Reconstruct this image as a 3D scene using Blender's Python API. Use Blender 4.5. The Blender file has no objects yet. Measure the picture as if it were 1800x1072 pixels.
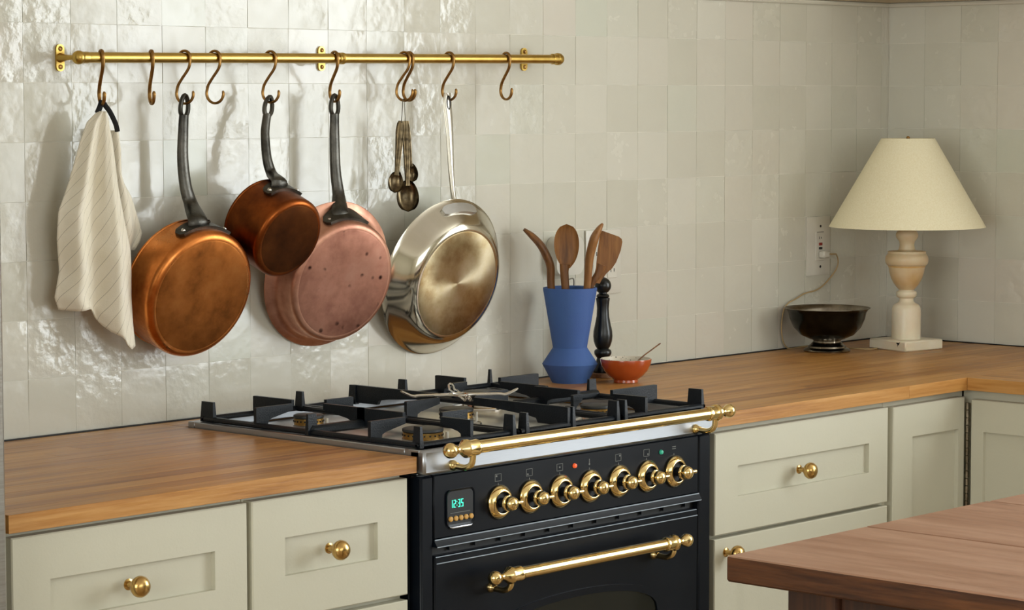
import bpy, bmesh, math, random
from mathutils import Vector, Matrix, Euler
R_ = math.radians
PI = math.pi
random.seed(7)
scene = bpy.context.scene
C = scene.collection

# ------------------------------------------------------------------ camera
cam_d = bpy.data.cameras.new('camera'); cam = bpy.data.objects.new('camera', cam_d); C.objects.link(cam)
CAM = Vector((-2.68276, -3.57970, 1.48260)); YAW, PITCH, ROLL = 0.826730, -0.0787618, -0.00136794
Fw = Vector((math.sin(YAW)*math.cos(PITCH), math.cos(YAW)*math.cos(PITCH), math.sin(PITCH)))
Rt = Fw.cross(Vector((0, 0, 1))).normalized(); Up = Rt.cross(Fw)
Rt, Up = Rt*math.cos(ROLL)+Up*math.sin(ROLL), Up*math.cos(ROLL)-Rt*math.sin(ROLL)
cam.matrix_world = Matrix(((Rt.x, Up.x, -Fw.x, CAM.x), (Rt.y, Up.y, -Fw.y, CAM.y), (Rt.z, Up.z, -Fw.z, CAM.z), (0, 0, 0, 1)))
cam_d.sensor_width = 36.0; cam_d.lens = 4605.92/1800*36.0; cam_d.clip_start = 0.05
scene.camera = cam

# ------------------------------------------------------------------ world, daylight, added fill lights, exposure
wld = bpy.data.worlds.new('sky'); scene.world = wld; wld.use_nodes = True
wld.node_tree.nodes['Background'].inputs[0].default_value = (0.72, 0.83, 1.0, 1)
wld.node_tree.nodes['Background'].inputs[1].default_value = 1.0
def area_light(name, loc, rot, sx, sy, power, col):
    d = bpy.data.lights.new(name, 'AREA'); d.shape = 'RECTANGLE'; d.size = sx; d.size_y = sy; d.energy = power; d.color = col
    o = bpy.data.objects.new(name, d); C.objects.link(o); o.location = loc; o.rotation_euler = rot
    return o
# daylight through the tall right window; front and left lights are added fill
area_light('daylight_right', (2.66, -2.5, 1.51), (0, R_(90), 0), 1.54, 1.66, 82, (0.92, 0.98, 1.0))
area_light('fill_front', (-0.9, -5.32, 1.65), (R_(90), 0, 0), 3.0, 1.4, 34, (0.98, 1.0, 0.94))  # added fill from behind the camera, no window known there
area_light('fill_left', (-4.08, -2.3, 1.6), (0, R_(-90), 0), 1.4, 2.4, 72, (0.98, 1.0, 0.94))  # added fill for the faces turned left, no window known there
vs = scene.view_settings
vs.view_transform = 'Standard'; vs.look = 'None'; vs.gamma = 1.0; vs.exposure = 0.0; vs.use_curve_mapping = False
scene.display_settings.display_device = 'sRGB'

# ------------------------------------------------------------------ materials
def srgb(r, g, b):
    f = lambda c: (c/255/12.92) if c/255 <= 0.04045 else ((c/255+0.055)/1.055)**2.4
    return (f(r), f(g), f(b), 1)
class NT:
    def __init__(s, name):
        s.m = bpy.data.materials.new(name); s.m.use_nodes = True; s.t = s.m.node_tree; s.b = s.t.nodes['Principled BSDF']
    def n(s, typ, **kw):
        x = s.t.nodes.new(typ)
        for k, v in kw.items():
            if k.startswith('i_'):
                key = k[2:]; key = int(key) if key.isdigit() else key.replace('_', ' ')
                x.inputs[key].default_value = v
            else: setattr(x, k, v)
        return x
    def l(s, a, b): s.t.links.new(a, b)
    def set(s, **kw):
        for k, v in kw.items(): s.b.inputs[k.replace('_', ' ')].default_value = v
    def coords(s, kind='Object', scale=(1, 1, 1), rnd=False):
        tc = s.n('ShaderNodeTexCoord'); mp = s.n('ShaderNodeMapping'); mp.inputs['Scale'].default_value = scale
        s.l(tc.outputs[kind], mp.inputs['Vector'])
        if rnd:
            oi = s.n('ShaderNodeObjectInfo'); mu = s.n('ShaderNodeMath', operation='MULTIPLY'); mu.inputs[1].default_value = 37.0
            s.l(oi.outputs['Random'], mu.inputs[0]); s.l(mu.outputs[0], mp.inputs['Location'])
        return mp.outputs[0]
    def noise(s, vec, scale, detail=3, rough=0.55):
        x = s.n('ShaderNodeTexNoise'); x.inputs['Scale'].default_value = scale; x.inputs['Detail'].default_value = detail
        x.inputs['Roughness'].default_value = rough; s.l(vec, x.inputs['Vector']); return x.outputs['Fac']
    def ramp(s, fac, stops, interp='LINEAR'):
        r = s.n('ShaderNodeValToRGB'); r.color_ramp.interpolation = interp; e = r.color_ramp.elements
        while len(e) < len(stops): e.new(0.5)
        for i, (p, c) in enumerate(stops): e[i].position = p; e[i].color = c
        s.l(fac, r.inputs[0]); return r.outputs[0]
    def mix(s, fac, a, b, mode='MIX'):
        x = s.n('ShaderNodeMix', data_type='RGBA', blend_type=mode)
        if isinstance(fac, (int, float)): x.inputs['Factor'].default_value = fac
        else: s.l(fac, x.inputs['Factor'])
        for v, k in ((a, 6), (b, 7)):
            if isinstance(v, tuple): x.inputs[k].default_value = v
            else: s.l(v, x.inputs[k])
        return x.outputs[2]
    def rng(s, fac, a, b, lo=0.0, hi=1.0):
        x = s.n('ShaderNodeMapRange'); s.l(fac, x.inputs[0])
        for i, v in ((1, lo), (2, hi), (3, a), (4, b)): x.inputs[i].default_value = v
        return x.outputs[0]
    def math(s, op, a, b=None):
        x = s.n('ShaderNodeMath', operation=op)
        for i, v in ((0, a), (1, b)):
            if v is None: continue
            if isinstance(v, (int, float)): x.inputs[i].default_value = v
            else: s.l(v, x.inputs[i])
        return x.outputs[0]
    def bump(s, h, dist, strength=1.0):
        x = s.n('ShaderNodeBump'); x.inputs['Distance'].default_value = dist; x.inputs['Strength'].default_value = strength
        s.l(h, x.inputs['Height']); s.l(x.outputs[0], s.b.inputs['Normal']); return x
    def col(s, c): s.l(c, s.b.inputs['Base Color'])
    def rough(s, r): s.l(r, s.b.inputs['Roughness'])
MAT = {}
def simple(name, c1, rough, metal=0.0, c2=None, nscale=8.0, nstretch=(1, 1, 1), bump=0, bscale=60, rvar=0.08, rnd=False, coat=0.0, **kw):
    t = NT(name); v = t.coords('Object', nstretch, rnd); f = t.noise(v, nscale, 4)
    c2 = c2 or tuple(x*0.82 for x in c1[:3])+(1,)
    t.col(t.ramp(f, [(0.3, c2), (0.7, c1)]))
    t.rough(t.rng(f, max(0.02, rough-rvar), rough+rvar)); t.set(Metallic=metal)
    if coat: t.b.inputs['Coat Weight'].default_value = coat; t.b.inputs['Coat Roughness'].default_value = 0.1
    if bump: t.bump(t.noise(v, bscale, 3), bump)
    for k, x in kw.items(): t.b.inputs[k.replace('_', ' ')].default_value = x
    MAT[name] = t.m; return t.m

def mk_tile(name, dark, mid, light, glint):
    t = NT(name); v = t.coords('Object', (1, 1, 1), True)
    oi = t.n('ShaderNodeObjectInfo')
    base = t.ramp(oi.outputs['Random'], [(0.0, dark), (0.25, mid), (0.5, light), (0.72, mid), (0.86, srgb(208, 202, 189)), (1.0, srgb(201, 203, 188))])
    n1 = t.noise(v, 14, 4)
    c = t.mix(t.rng(n1, 0.0, 0.30), base, srgb(222, 219, 204))
    t.col(c)
    r3 = t.math('FRACT', t.math('MULTIPLY', oi.outputs['Random'], 13.7))
    t.rough(t.math('ADD', t.rng(t.noise(v, 30, 3), 0.03, 0.16, 0.3, 0.7), t.math('MULTIPLY', r3, 0.16)))
    big = t.noise(v, 24, 2, 0.5); mid_ = t.noise(v, 110, 3, 0.6)
    h = t.math('ADD', t.math('MULTIPLY', big, 1.0), t.math('MULTIPLY', mid_, 0.16))
    r2 = t.math('FRACT', t.math('MULTIPLY', oi.outputs['Random'], 7.31))
    t.bump(t.math('MULTIPLY', h, t.math('ADD', t.math('MULTIPLY', t.math('MULTIPLY', r2, r2), 1.25), 0.22)), glint)
    t.set(IOR=1.5)
    MAT[name] = t.m
mk_tile('zellige', srgb(199, 196, 181), srgb(204, 201, 187), srgb(210, 207, 194), 0.0026)
simple('grout', srgb(238, 234, 220), 0.9, bump=0.0005)
simple('plaster', srgb(232, 228, 218), 0.85, c2=srgb(226, 221, 210), bump=0.0004)
simple('plaster_tan', srgb(196, 178, 146), 0.7)
simple('room_paint', srgb(226, 224, 212), 0.9, c2=srgb(220, 218, 206))
simple('floor_wood', srgb(176, 152, 122), 0.45, c2=srgb(150, 126, 98), nstretch=(1, 14, 1), nscale=3)
simple('ceiling_paint', srgb(238, 235, 228), 0.9)
simple('cabinet_paint', srgb(194, 190, 171), 0.42, c2=srgb(191, 187, 167), nscale=4, bump=0.00015, bscale=250)
simple('cabinet_inside', srgb(158, 158, 138), 0.6)
def mk_wood(name, dark, mid, light, rough, axis=(1, 18, 18), gap=None):
    t = NT(name); v = t.coords('Object', axis, True)
    f = t.noise(v, 2.6, 6, 0.62); g = t.noise(v, 11, 4, 0.6)
    oi = t.n('ShaderNodeObjectInfo')
    s1 = t.math('ADD', t.math('MULTIPLY', f, 0.66), t.math('MULTIPLY', g, 0.30))
    s2 = t.math('ADD', s1, t.math('MULTIPLY', oi.outputs['Random'], 0.17))
    c = t.ramp(s2, [(0.36, dark), (0.55, mid), (0.76, light)])
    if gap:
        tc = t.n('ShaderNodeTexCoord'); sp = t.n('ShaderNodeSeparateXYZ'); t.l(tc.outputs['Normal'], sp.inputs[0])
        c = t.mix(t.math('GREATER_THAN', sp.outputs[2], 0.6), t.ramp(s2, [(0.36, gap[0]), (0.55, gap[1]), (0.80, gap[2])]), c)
    t.col(c)
    t.rough(t.rng(g, rough-0.08, rough+0.14)); t.bump(g, 0.0003)
    MAT[name] = t.m
mk_wood('butcher_x', srgb(126, 76, 30), srgb(174, 121, 60), srgb(200, 150, 86), 0.34)
mk_wood('butcher_y', srgb(126, 76, 30), srgb(174, 121, 60), srgb(200, 150, 86), 0.34, axis=(18, 1, 18))
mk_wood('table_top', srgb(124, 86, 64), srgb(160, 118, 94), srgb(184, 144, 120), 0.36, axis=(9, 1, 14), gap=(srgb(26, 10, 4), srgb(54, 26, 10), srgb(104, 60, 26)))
mk_wood('table_leg', srgb(26, 10, 4), srgb(52, 26, 10), srgb(84, 46, 20), 0.45, axis=(14, 14, 1))
mk_wood('spoon_wood', srgb(74, 42, 14), srgb(126, 80, 34), srgb(162, 112, 58), 0.5, axis=(20, 20, 2))
mk_wood('coaster_wood', srgb(86, 56, 34), srgb(120, 84, 54), srgb(150, 110, 76), 0.5)
simple('brass_satin', srgb(202, 170, 92), 0.30, 1.0, c2=srgb(190, 156, 78), nscale=30)
simple('brass_polished', srgb(234, 208, 150), 0.15, 1.0, c2=srgb(226, 198, 134), nscale=20, rvar=0.04)
simple('brass_aged', srgb(178, 138, 82), 0.36, 1.0, c2=srgb(128, 94, 50), nscale=60)
simple('brass_knob', srgb(212, 178, 116), 0.24, 1.0, c2=srgb(186, 148, 86), nscale=40, rvar=0.06)
simple('brass_burner', srgb(214, 176, 104), 0.35, 1.0, c2=srgb(168, 124, 62), nscale=60)
simple('button_tan', srgb(214, 164, 84), 0.4)
def mk_copper(name, c1, c2, c3, rough, spots=None):
    t = NT(name); v = t.coords('Object', (1, 1, 1)); f = t.noise(v, 13, 5, 0.62); g = t.noise(v, 60, 3)
    c = t.ramp(f, [(0.30, c2), (0.52, c1), (0.72, c3)])
    if spots:
        vo = t.n('ShaderNodeTexVoronoi'); vo.inputs['Scale'].default_value = 42; t.l(v, vo.inputs['Vector'])
        msk = t.math('MULTIPLY', t.rng(vo.outputs['Distance'], 1, 0, 0.10, 0.24), t.rng(t.noise(v, 18, 2), 0, 1, 0.50, 0.58))
        c = t.mix(msk, c, spots)
    t.col(c); t.set(Metallic=1.0); t.rough(t.rng(t.math('ADD', t.math('MULTIPLY', f, .7), t.math('MULTIPLY', g, .3)), rough+0.14, rough-0.08, 0.3, 0.7))
    MAT[name] = t.m
mk_copper('copper_bright', srgb(212, 130, 66), srgb(164, 90, 38), srgb(226, 150, 90), 0.28)
mk_copper('copper_bottom', srgb(170, 102, 48), srgb(110, 62, 26), srgb(192, 122, 64), 0.38)
mk_copper('copper_dark', srgb(134, 70, 30), srgb(84, 42, 18), srgb(168, 92, 42), 0.32)
mk_copper('copper_darkbottom', srgb(92, 52, 26), srgb(62, 34, 18), srgb(118, 70, 36), 0.42)
mk_copper('copper_pink', srgb(204, 152, 128), srgb(170, 118, 98), srgb(218, 172, 150), 0.40)
mk_copper('copper_pinkbottom', srgb(182, 130, 110), srgb(144, 98, 82), srgb(196, 148, 128), 0.45, srgb(54, 30, 26))
simple('tin', srgb(150, 146, 138), 0.4, 1.0)
simple('cast_iron', srgb(106, 103, 96), 0.36, 1.0, c2=srgb(44, 43, 40), nscale=22, bump=0.0004, bscale=260)
simple('steel_polished', srgb(206, 200, 186), 0.13, 1.0, c2=srgb(196, 188, 170), nscale=10, rvar=0.04)
def mk_disc():
    t = NT('steel_disc'); v = t.coords('Object', (1, 1, 1)); f = t.noise(v, 12, 5, .65)
    t.col(t.ramp(f, [(.3, srgb(140, 112, 70)), (.5, srgb(184, 168, 132)), (.72, srgb(204, 194, 168))])); t.set(Metallic=1.0)
    t.rough(t.rng(f, .42, .26)); t.b.inputs['Anisotropic'].default_value = 0.85
    tg = t.n('ShaderNodeTangent', direction_type='RADIAL', axis='Y'); t.l(tg.outputs[0], t.b.inputs['Tangent'])
    MAT['steel_disc'] = t.m
mk_disc()
def mk_brushed(name, c, rough, stretch):
    t = NT(name); v = t.coords('Object', stretch); g = t.noise(v, 30, 3)
    t.col(t.ramp(g, [(0.3, tuple(x*0.93 for x in c[:3])+(1,)), (0.7, c)])); t.set(Metallic=1.0); t.rough(t.rng(g, rough-0.04, rough+0.06))
    MAT[name] = t.m
mk_brushed('steel_brushed', srgb(172, 175, 180), 0.36, (1, 40, 40))
mk_brushed('steel_well', srgb(212, 213, 212), 0.40, (3, 3, 3))
mk_brushed('steel_handle', srgb(196, 190, 176), 0.28, (30, 30, 1))
simple('chrome', srgb(214, 210, 204), 0.12, 1.0, rvar=0.04)
simple('dark_silver', srgb(122, 106, 80), 0.24, 1.0, c2=srgb(44, 37, 27), nscale=70)
simple('enamel_black', srgb(12, 17, 24), 0.32, 0.0, c2=srgb(10, 14, 21), Specular_IOR_Level=0.15)
simple('grate_iron', srgb(19, 25, 31), 0.40, 0.0, c2=srgb(13, 17, 22), Specular_IOR_Level=0.3, bump=0.0005, bscale=420)
simple('burner_cap', srgb(44, 45, 44), 0.5, 0.0, c2=srgb(34, 35, 34), bump=0.0003, bscale=300)
simple('glass_dark', srgb(22, 24, 20), 0.06, 0.0, c2=srgb(18, 20, 16), Specular_IOR_Level=0.3)
simple('slot_black', srgb(6, 6, 7), 0.6)
simple('trim_silver', srgb(168, 180, 192), 0.35, 0.2)
simple('print_grey', srgb(120, 122, 118), 0.6)
simple('oven_rack', srgb(190, 204, 210), 0.2, 1.0)
def emis(name, c, s):
    t = NT(name); t.set(Roughness=0.4); t.b.inputs['Base Color'].default_value = c
    t.b.inputs['Emission Color'].default_value = c; t.b.inputs['Emission Strength'].default_value = s; MAT[name] = t.m
emis('led_teal', srgb(70, 226, 190), 1.1); emis('lamp_orange', srgb(214, 84, 40), 0.7); emis('lamp_green', srgb(46, 150, 120), 0.45)
simple('vase_blue', srgb(62, 100, 158), 0.66, c2=srgb(56, 86, 150), nscale=6, bump=0.0003, bscale=500)
simple('black_lacquer', srgb(20, 21, 21), 0.30, c2=srgb(16, 17, 17))
simple('orange_glaze', srgb(184, 84, 34), 0.22, c2=srgb(160, 66, 22), nscale=14, coat=0.4)
def mk_speck():
    t = NT('speckled_glaze'); v = t.coords('Object', (1, 1, 1)); vo = t.n('ShaderNodeTexVoronoi'); vo.inputs['Scale'].default_value = 130; t.l(v, vo.inputs['Vector'])
    t.col(t.mix(t.rng(vo.outputs['Distance'], 1, 0, .12, .25), srgb(214, 204, 184), srgb(60, 56, 48))); t.set(Roughness=.3); MAT['speckled_glaze'] = t.m
mk_speck()
simple('bowl_dark', srgb(52, 52, 46), 0.20, 0.95, c2=srgb(24, 25, 23), nscale=24)
simple('bowl_foot', srgb(160, 150, 134), 0.20, 1.0, c2=srgb(96, 86, 72), nscale=40)
simple('bowl_inside', srgb(176, 168, 152), 0.30, 1.0, c2=srgb(96, 86, 74), nscale=20)
simple('alabaster', srgb(234, 220, 190), 0.34, c2=srgb(206, 172, 120), nscale=9, rvar=0.05, Subsurface_Weight=0.15)
simple('alabaster_white', srgb(236, 228, 208), 0.34, c2=srgb(226, 210, 180), nscale=12, rvar=0.05, Subsurface_Weight=0.15)
simple('alabaster_stain', srgb(206, 160, 92), 0.36, c2=srgb(222, 190, 134), nscale=26)
def mk_shade():
    t = NT('lamp_linen'); v = t.coords('Object', (1, 1, 1)); f = t.noise(v, 300, 2)
    t.col(t.ramp(f, [(.3, srgb(236, 226, 190)), (.7, srgb(244, 236, 206))])); t.set(Roughness=.85)
    t.b.inputs['Transmission Weight'].default_value = 0.0; t.bump(f, .0002); MAT['lamp_linen'] = t.m
mk_shade()
simple('plastic_white', srgb(220, 216, 203), 0.35)
simple('plastic_red', srgb(150, 40, 24), 0.4); simple('plastic_black', srgb(18, 17, 16), 0.4)
simple('cord_tan', srgb(186, 158, 112), 0.5); simple('cord_cream', srgb(226, 214, 188), 0.5); simple('cord_grey', srgb(150, 148, 140), 0.5)
simple('tape_black', srgb(18, 20, 24), 0.8)
simple('fridge_steel', srgb(168, 166, 160), 0.36, 0.9, c2=srgb(150, 146, 138), nstretch=(1, 1, 30)); simple('fridge_gasket', srgb(196, 196, 186), 0.5)
simple('wire_grey', srgb(120, 116, 106), 0.35, 1.0)
def mk_cloth(name, k, freq):
    t = NT(name); tc = t.n('ShaderNodeTexCoord'); sp = t.n('ShaderNodeSeparateXYZ'); t.l(tc.outputs['UV'], sp.inputs[0])
    c = t.math('FRACT', t.math('MULTIPLY', t.math('ADD', sp.outputs[0], t.math('MULTIPLY', sp.outputs[1], k)), freq))
    ln = t.math('LESS_THAN', c, 0.042)
    v = t.coords('Object', (1, 1, 1)); f = t.noise(v, 500, 2)
    base = t.ramp(t.noise(v, 20, 3), [(.3, srgb(236, 228, 206)), (.7, srgb(243, 236, 218))])
    t.col(t.mix(t.math('MULTIPLY', ln, 0.62), base, srgb(128, 116, 92))); t.set(Roughness=.9); t.bump(f, .0003)
    t.b.inputs['Sheen Weight'].default_value = 0.2; MAT[name] = t.m
mk_cloth('towel_stripe', 1.35, 10.0); mk_cloth('towel_stripe_back', 2.2, 4.0)

# ------------------------------------------------------------------ geometry helpers
class G:
    def __init__(s): s.v = []; s.f = []
    def add(s, vs, fs):
        o = len(s.v); s.v += [tuple(x) for x in vs]; s.f += [tuple(i+o for i in f) for f in fs]; return s
    def box(s, x0, x1, y0, y1, z0, z1, b=0.0):
        lo = (min(x0, x1), min(y0, y1), min(z0, z1)); hi = (max(x0, x1), max(y0, y1), max(z0, z1))
        if b <= 0:
            vs = [((lo, hi)[i][0], (lo, hi)[j][1], (lo, hi)[k][2]) for i in (0, 1) for j in (0, 1) for k in (0, 1)]
            return s.add(vs, [(0, 1, 3, 2), (4, 6, 7, 5), (0, 4, 5, 1), (2, 3, 7, 6), (0, 2, 6, 4), (1, 5, 7, 3)])
        b = min(b, *[(hi[i]-lo[i])*0.49 for i in range(3)])
        vs = []; ix = {}
        for i in (0, 1):
            for j in (0, 1):
                for k in (0, 1):
                    for a in range(3):
                        p = [(lo, hi)[i][0], (lo, hi)[j][1], (lo, hi)[k][2]]; sg = (i, j, k)
                        for q in range(3):
                            if q != a: p[q] += b if sg[q] == 0 else -b
                        ix[(i, j, k, a)] = len(vs); vs.append(p)
        fs = []
        for a in range(3):
            q, r = [x for x in range(3) if x != a]
            for sd in (0, 1):
                f = []
                for (m, n) in ((0, 0), (1, 0), (1, 1), (0, 1)):
                    c = [0, 0, 0]; c[a] = sd; c[q] = m; c[r] = n; f.append(ix[(*c, a)])
                fs.append(f)
            for m in (0, 1):
                for n in (0, 1):
                    c0 = [0, 0, 0]; c0[q] = m; c0[r] = n; c1 = list(c0); c1[a] = 1
                    fs.append([ix[(*c0, q)], ix[(*c1, q)], ix[(*c1, r)], ix[(*c0, r)]])
        for i in (0, 1):
            for j in (0, 1):
                for k in (0, 1): fs.append([ix[(i, j, k, a)] for a in range(3)])
        return s.add(vs, fs)
    def lathe(s, prof, n=32, o=(0, 0, 0), axis=(0, 0, 1), closed=False):
        """prof: list of (radius, height along the axis)"""
        ax = Vector(axis).normalized(); ref = Vector((1, 0, 0)) if abs(ax.x) < 0.9 else Vector((0, 1, 0))
        u = (ref-ax*ref.dot(ax)).normalized(); w = ax.cross(u); o = Vector(o)
        vs = []; rings = []
        for r, h in prof:
            if r < 1e-6: rings.append([len(vs)]); vs.append(o+ax*h)
            else:
                rings.append(list(range(len(vs), len(vs)+n)))
                for i in range(n):
                    a = 2*PI*i/n; vs.append(o+ax*h+(u*math.cos(a)+w*math.sin(a))*r)
        fs = []
        pr = list(zip(rings, rings[1:])) + ([(rings[-1], rings[0])] if closed else [])
        for A, B in pr:
            for i in range(n):
                j = (i+1) % n
                if len(A) == 1 and len(B) == 1: break
                if len(A) == 1: fs.append((A[0], B[i], B[j]))
                elif len(B) == 1: fs.append((A[i], A[j], B[0]))
                else: fs.append((A[i], A[j], B[j], B[i]))
        return s.add(vs, fs)
    def cyl(s, p0, p1, r, n=20, b=0.0):
        p0, p1 = Vector(p0), Vector(p1); L = (p1-p0).length
        pr = [(0, 0), (r-b, 0), (r, b), (r, L-b), (r-b, L), (0, L)] if b else [(0, 0), (r, 0), (r, L), (0, L)]
        return s.lathe(pr, n, p0, p1-p0)
    def ball(s, c, r, n=20, m=10, axis=(0, 0, 1)):
        return s.lathe([(r*math.sin(PI*i/m), -r*math.cos(PI*i/m)) for i in range(m+1)], n, c, axis)
    def tube(s, path, r, n=10, sx=1.0, ref=None, closed=False):
        """r: number or list; sx: number or list stretching the section along ref"""
        P = [Vector(p) for p in path]; k = len(P)
        rr = r if isinstance(r, (list, tuple)) else [r]*k; ss = sx if isinstance(sx, (list, tuple)) else [sx]*k
        vs = []; prev = Vector(ref) if ref else None
        for i in range(k):
            t = ((P[(i+1) % k]-P[i-1]) if closed else (P[min(i+1, k-1)]-P[max(i-1, 0)])).normalized()
            if prev is None: prev = Vector((0, 0, 1)) if abs(t.z) < 0.9 else Vector((1, 0, 0))
            base = Vector(ref) if ref else prev
            u = (base-t*base.dot(t)).normalized(); w = t.cross(u); prev = u
            for j in range(n):
                a = 2*PI*j/n; vs.append(P[i]+u*math.cos(a)*rr[i]*ss[i]+w*math.sin(a)*rr[i])
        fs = []
        for i in range(k if closed else k-1):
            a0, b0 = i*n, ((i+1) % k)*n
            for j in range(n): fs.append((a0+j, a0+(j+1) % n, b0+(j+1) % n, b0+j))
        if not closed: fs += [tuple(range(n)), tuple(range((k-1)*n, k*n))]
        return s.add(vs, fs)
    def prism(s, poly, fn, d0, d1):
        """poly of 2-D points; fn(p, q, d) gives the 3-D point; thickness d0..d1"""
        n = len(poly); vs = [fn(p, q, d0) for p, q in poly]+[fn(p, q, d1) for p, q in poly]
        fs = [tuple(range(n)), tuple(range(n, 2*n))]+[(i, (i+1) % n, n+(i+1) % n, n+i) for i in range(n)]
        return s.add(vs, fs)
    def grid(s, pts, thick=None):
        """pts[i][j] points, single sheet"""
        m, n = len(pts), len(pts[0]); vs = [p for r in pts for p in r]
        fs = [(i*n+j, i*n+j+1, (i+1)*n+j+1, (i+1)*n+j) for i in range(m-1) for j in range(n-1)]
        return s.add(vs, fs)
def smooth_path(pts, k=6):
    P = [Vector(p) for p in pts]; out = []
    for i in range(len(P)-1):
        p0, p1, p2, p3 = P[max(i-1, 0)], P[i], P[i+1], P[min(i+2, len(P)-1)]
        for j in range(k):
            t = j/k
            out.append(0.5*((2*p1)+(p2-p0)*t+(2*p0-5*p1+4*p2-p3)*t*t+(3*p1-p0-3*p2+p3)*t**3))
    out.append(P[-1]); return out
def lerpl(L, n):
    """resample a list of numbers to n entries"""
    out = []
    for i in range(n):
        x = i/(n-1)*(len(L)-1); a = min(int(x), len(L)-2); out.append(L[a]+(L[a+1]-L[a])*(x-a))
    return out
def to_mesh(name, g, off=(0, 0, 0), angle=38):
    me = bpy.data.meshes.new(name); o = Vector(off)
    me.from_pydata([tuple(Vector(v)-o) for v in g.v], [], g.f)
    bm = bmesh.new(); bm.from_mesh(me); bmesh.ops.recalc_face_normals(bm, faces=bm.faces); bm.to_mesh(me); bm.free()
    me.shade_smooth(); me.set_sharp_from_angle(angle=R_(angle)); return me
ORG = {}
def obj(name, g, mat, parent=None, local=False, angle=38, label=None):
    """link one mesh object; world coordinates unless local (parents stand unrotated)"""
    off = (0, 0, 0) if (local or parent is None) else ORG[parent.name]
    me = g if isinstance(g, bpy.types.Mesh) else to_mesh(name, g, off, angle)
    if not me.materials: me.materials.append(MAT[mat])
    o = bpy.data.objects.new(name, me); C.objects.link(o)
    if parent is not None: o.parent = parent
    ORG[o.name] = off if parent is not None else (0, 0, 0)
    if label: o['label'] = label
    return o
def tag(o, label, cat, group=None):
    o['label'] = label; o['category'] = cat
    if group: o['group'] = group
    return o
def thing(name, label, cat, loc=(0, 0, 0), rot=(0, 0, 0), group=None):
    o = bpy.data.objects.new(name, None); C.objects.link(o); o.empty_display_size = 0.05
    o.location = loc; o.rotation_euler = rot; ORG[o.name] = tuple(loc); return tag(o, label, cat, group)
def mesh_thing(name, g, mat, loc, label, cat, group=None, angle=38):
    me = to_mesh(name, g, loc, angle); me.materials.append(MAT[mat]); o = bpy.data.objects.new(name, me); C.objects.link(o)
    o.location = loc; ORG[o.name] = tuple(loc); return tag(o, label, cat, group)
def struct(name, g, mat, parent=None):
    o = obj(name, g, mat, parent)
    o['kind'] = 'structure'; return o
def copy_tree(o, parent=None):
    c = o.copy(); C.objects.link(c)
    if parent is not None: c.parent = parent
    ORG[c.name] = ORG.get(o.name, (0, 0, 0))
    for ch in [x for x in bpy.data.objects if x.parent == o]: copy_tree(ch, c)
    return c
CT = 0.911      # counter height
XW = 2.53       # right wall
YC, YD, YF = -0.65, -0.64, -0.62     # counter front, drawer fronts, carcass front

# ================================================================== the setting
struct('floor', G().box(-4.0, 2.8, -5.4, 0.2, -0.1, 0.0), 'floor_wood')
struct('ceiling', G().box(-4.0, 2.8, -5.4, 0.2, 2.5, 2.6), 'ceiling_paint')
wall_back = struct('wall_back', G().box(-4.0, XW+0.15, 0.0008, 0.16, 0.0, 2.5), 'grout')
g = G(); WY0, WY1, WZ0, WZ1 = -3.33, -1.67, 0.74, 2.28
g.box(XW+0.0008, XW+0.15, -5.4, WY0, 0, 2.5).box(XW+0.0008, XW+0.15, WY1, 0.0008, 0, 2.5).box(XW+0.0008, XW+0.15, WY0, WY1, 0, WZ0).box(XW+0.0008, XW+0.15, WY0, WY1, WZ1, 2.5)
wall_right = struct('wall_right', g, 'grout')
g = G(); g.box(-4.1, -4.0, -5.4, -3.5, 0, 2.5).box(-4.1, -4.0, -1.1, 0.16, 0, 2.5).box(-4.1, -4.0, -3.5, -1.1, 0, 0.9).box(-4.1, -4.0, -3.5, -1.1, 2.3, 2.5)
struct('wall_left', g, 'room_paint')
g = G(); g.box(-4.0, -2.4, -5.35, -5.2, 0, 2.5).box(0.6, 2.6, -5.35, -5.2, 0, 2.5).box(-2.4, 0.6, -5.35, -5.2, 0, 0.95).box(-2.4, 0.6, -5.35, -5.2, 2.35, 2.5)
struct('wall_front', g, 'room_paint')
# window casings; the front and left windows are added to carry the fill
def casing(name, bars):
    g = G()
    for b in bars: g.box(*b, 0.004)
    return struct(name, g, 'plaster')
casing('window_1', [(XW-0.02, XW+0.10, WY0-0.06, WY0+0.01, WZ0-0.06, WZ1+0.06), (XW-0.02, XW+0.10, WY1-0.01, WY1+0.06, WZ0-0.06, WZ1+0.06), (XW-0.02, XW+0.10, WY0, WY1, WZ1-0.01, WZ1+0.06), (XW-0.04, XW+0.10, WY0-0.08, WY1+0.08, WZ0-0.06, WZ0+0.01), (XW+0.05, XW+0.09, -2.525, -2.475, WZ0, WZ1), (XW+0.05, XW+0.09, WY0, WY1, 1.33, 1.37)])
casing('fill_window_front', [(-2.47, -2.39, -5.3, -5.18, 0.9, 2.4), (0.59, 0.67, -5.3, -5.18, 0.9, 2.4), (-2.4, 0.6, -5.3, -5.18, 2.34, 2.41), (-2.5, 0.7, -5.3, -5.14, 0.9, 0.96), (-0.925, -0.875, -5.28, -5.22, 0.95, 2.35)])
casing('fill_window_left', [(-4.07, -3.98, -3.56, -3.49, 0.85, 2.36), (-4.07, -3.98, -1.11, -1.04, 0.85, 2.36), (-4.07, -3.98, -3.5, -1.1, 2.29, 2.36), (-4.07, -3.95, -3.6, -1.0, 0.85, 0.91), (-4.06, -4.01, -2.325, -2.275, 0.9, 2.3)])
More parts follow.
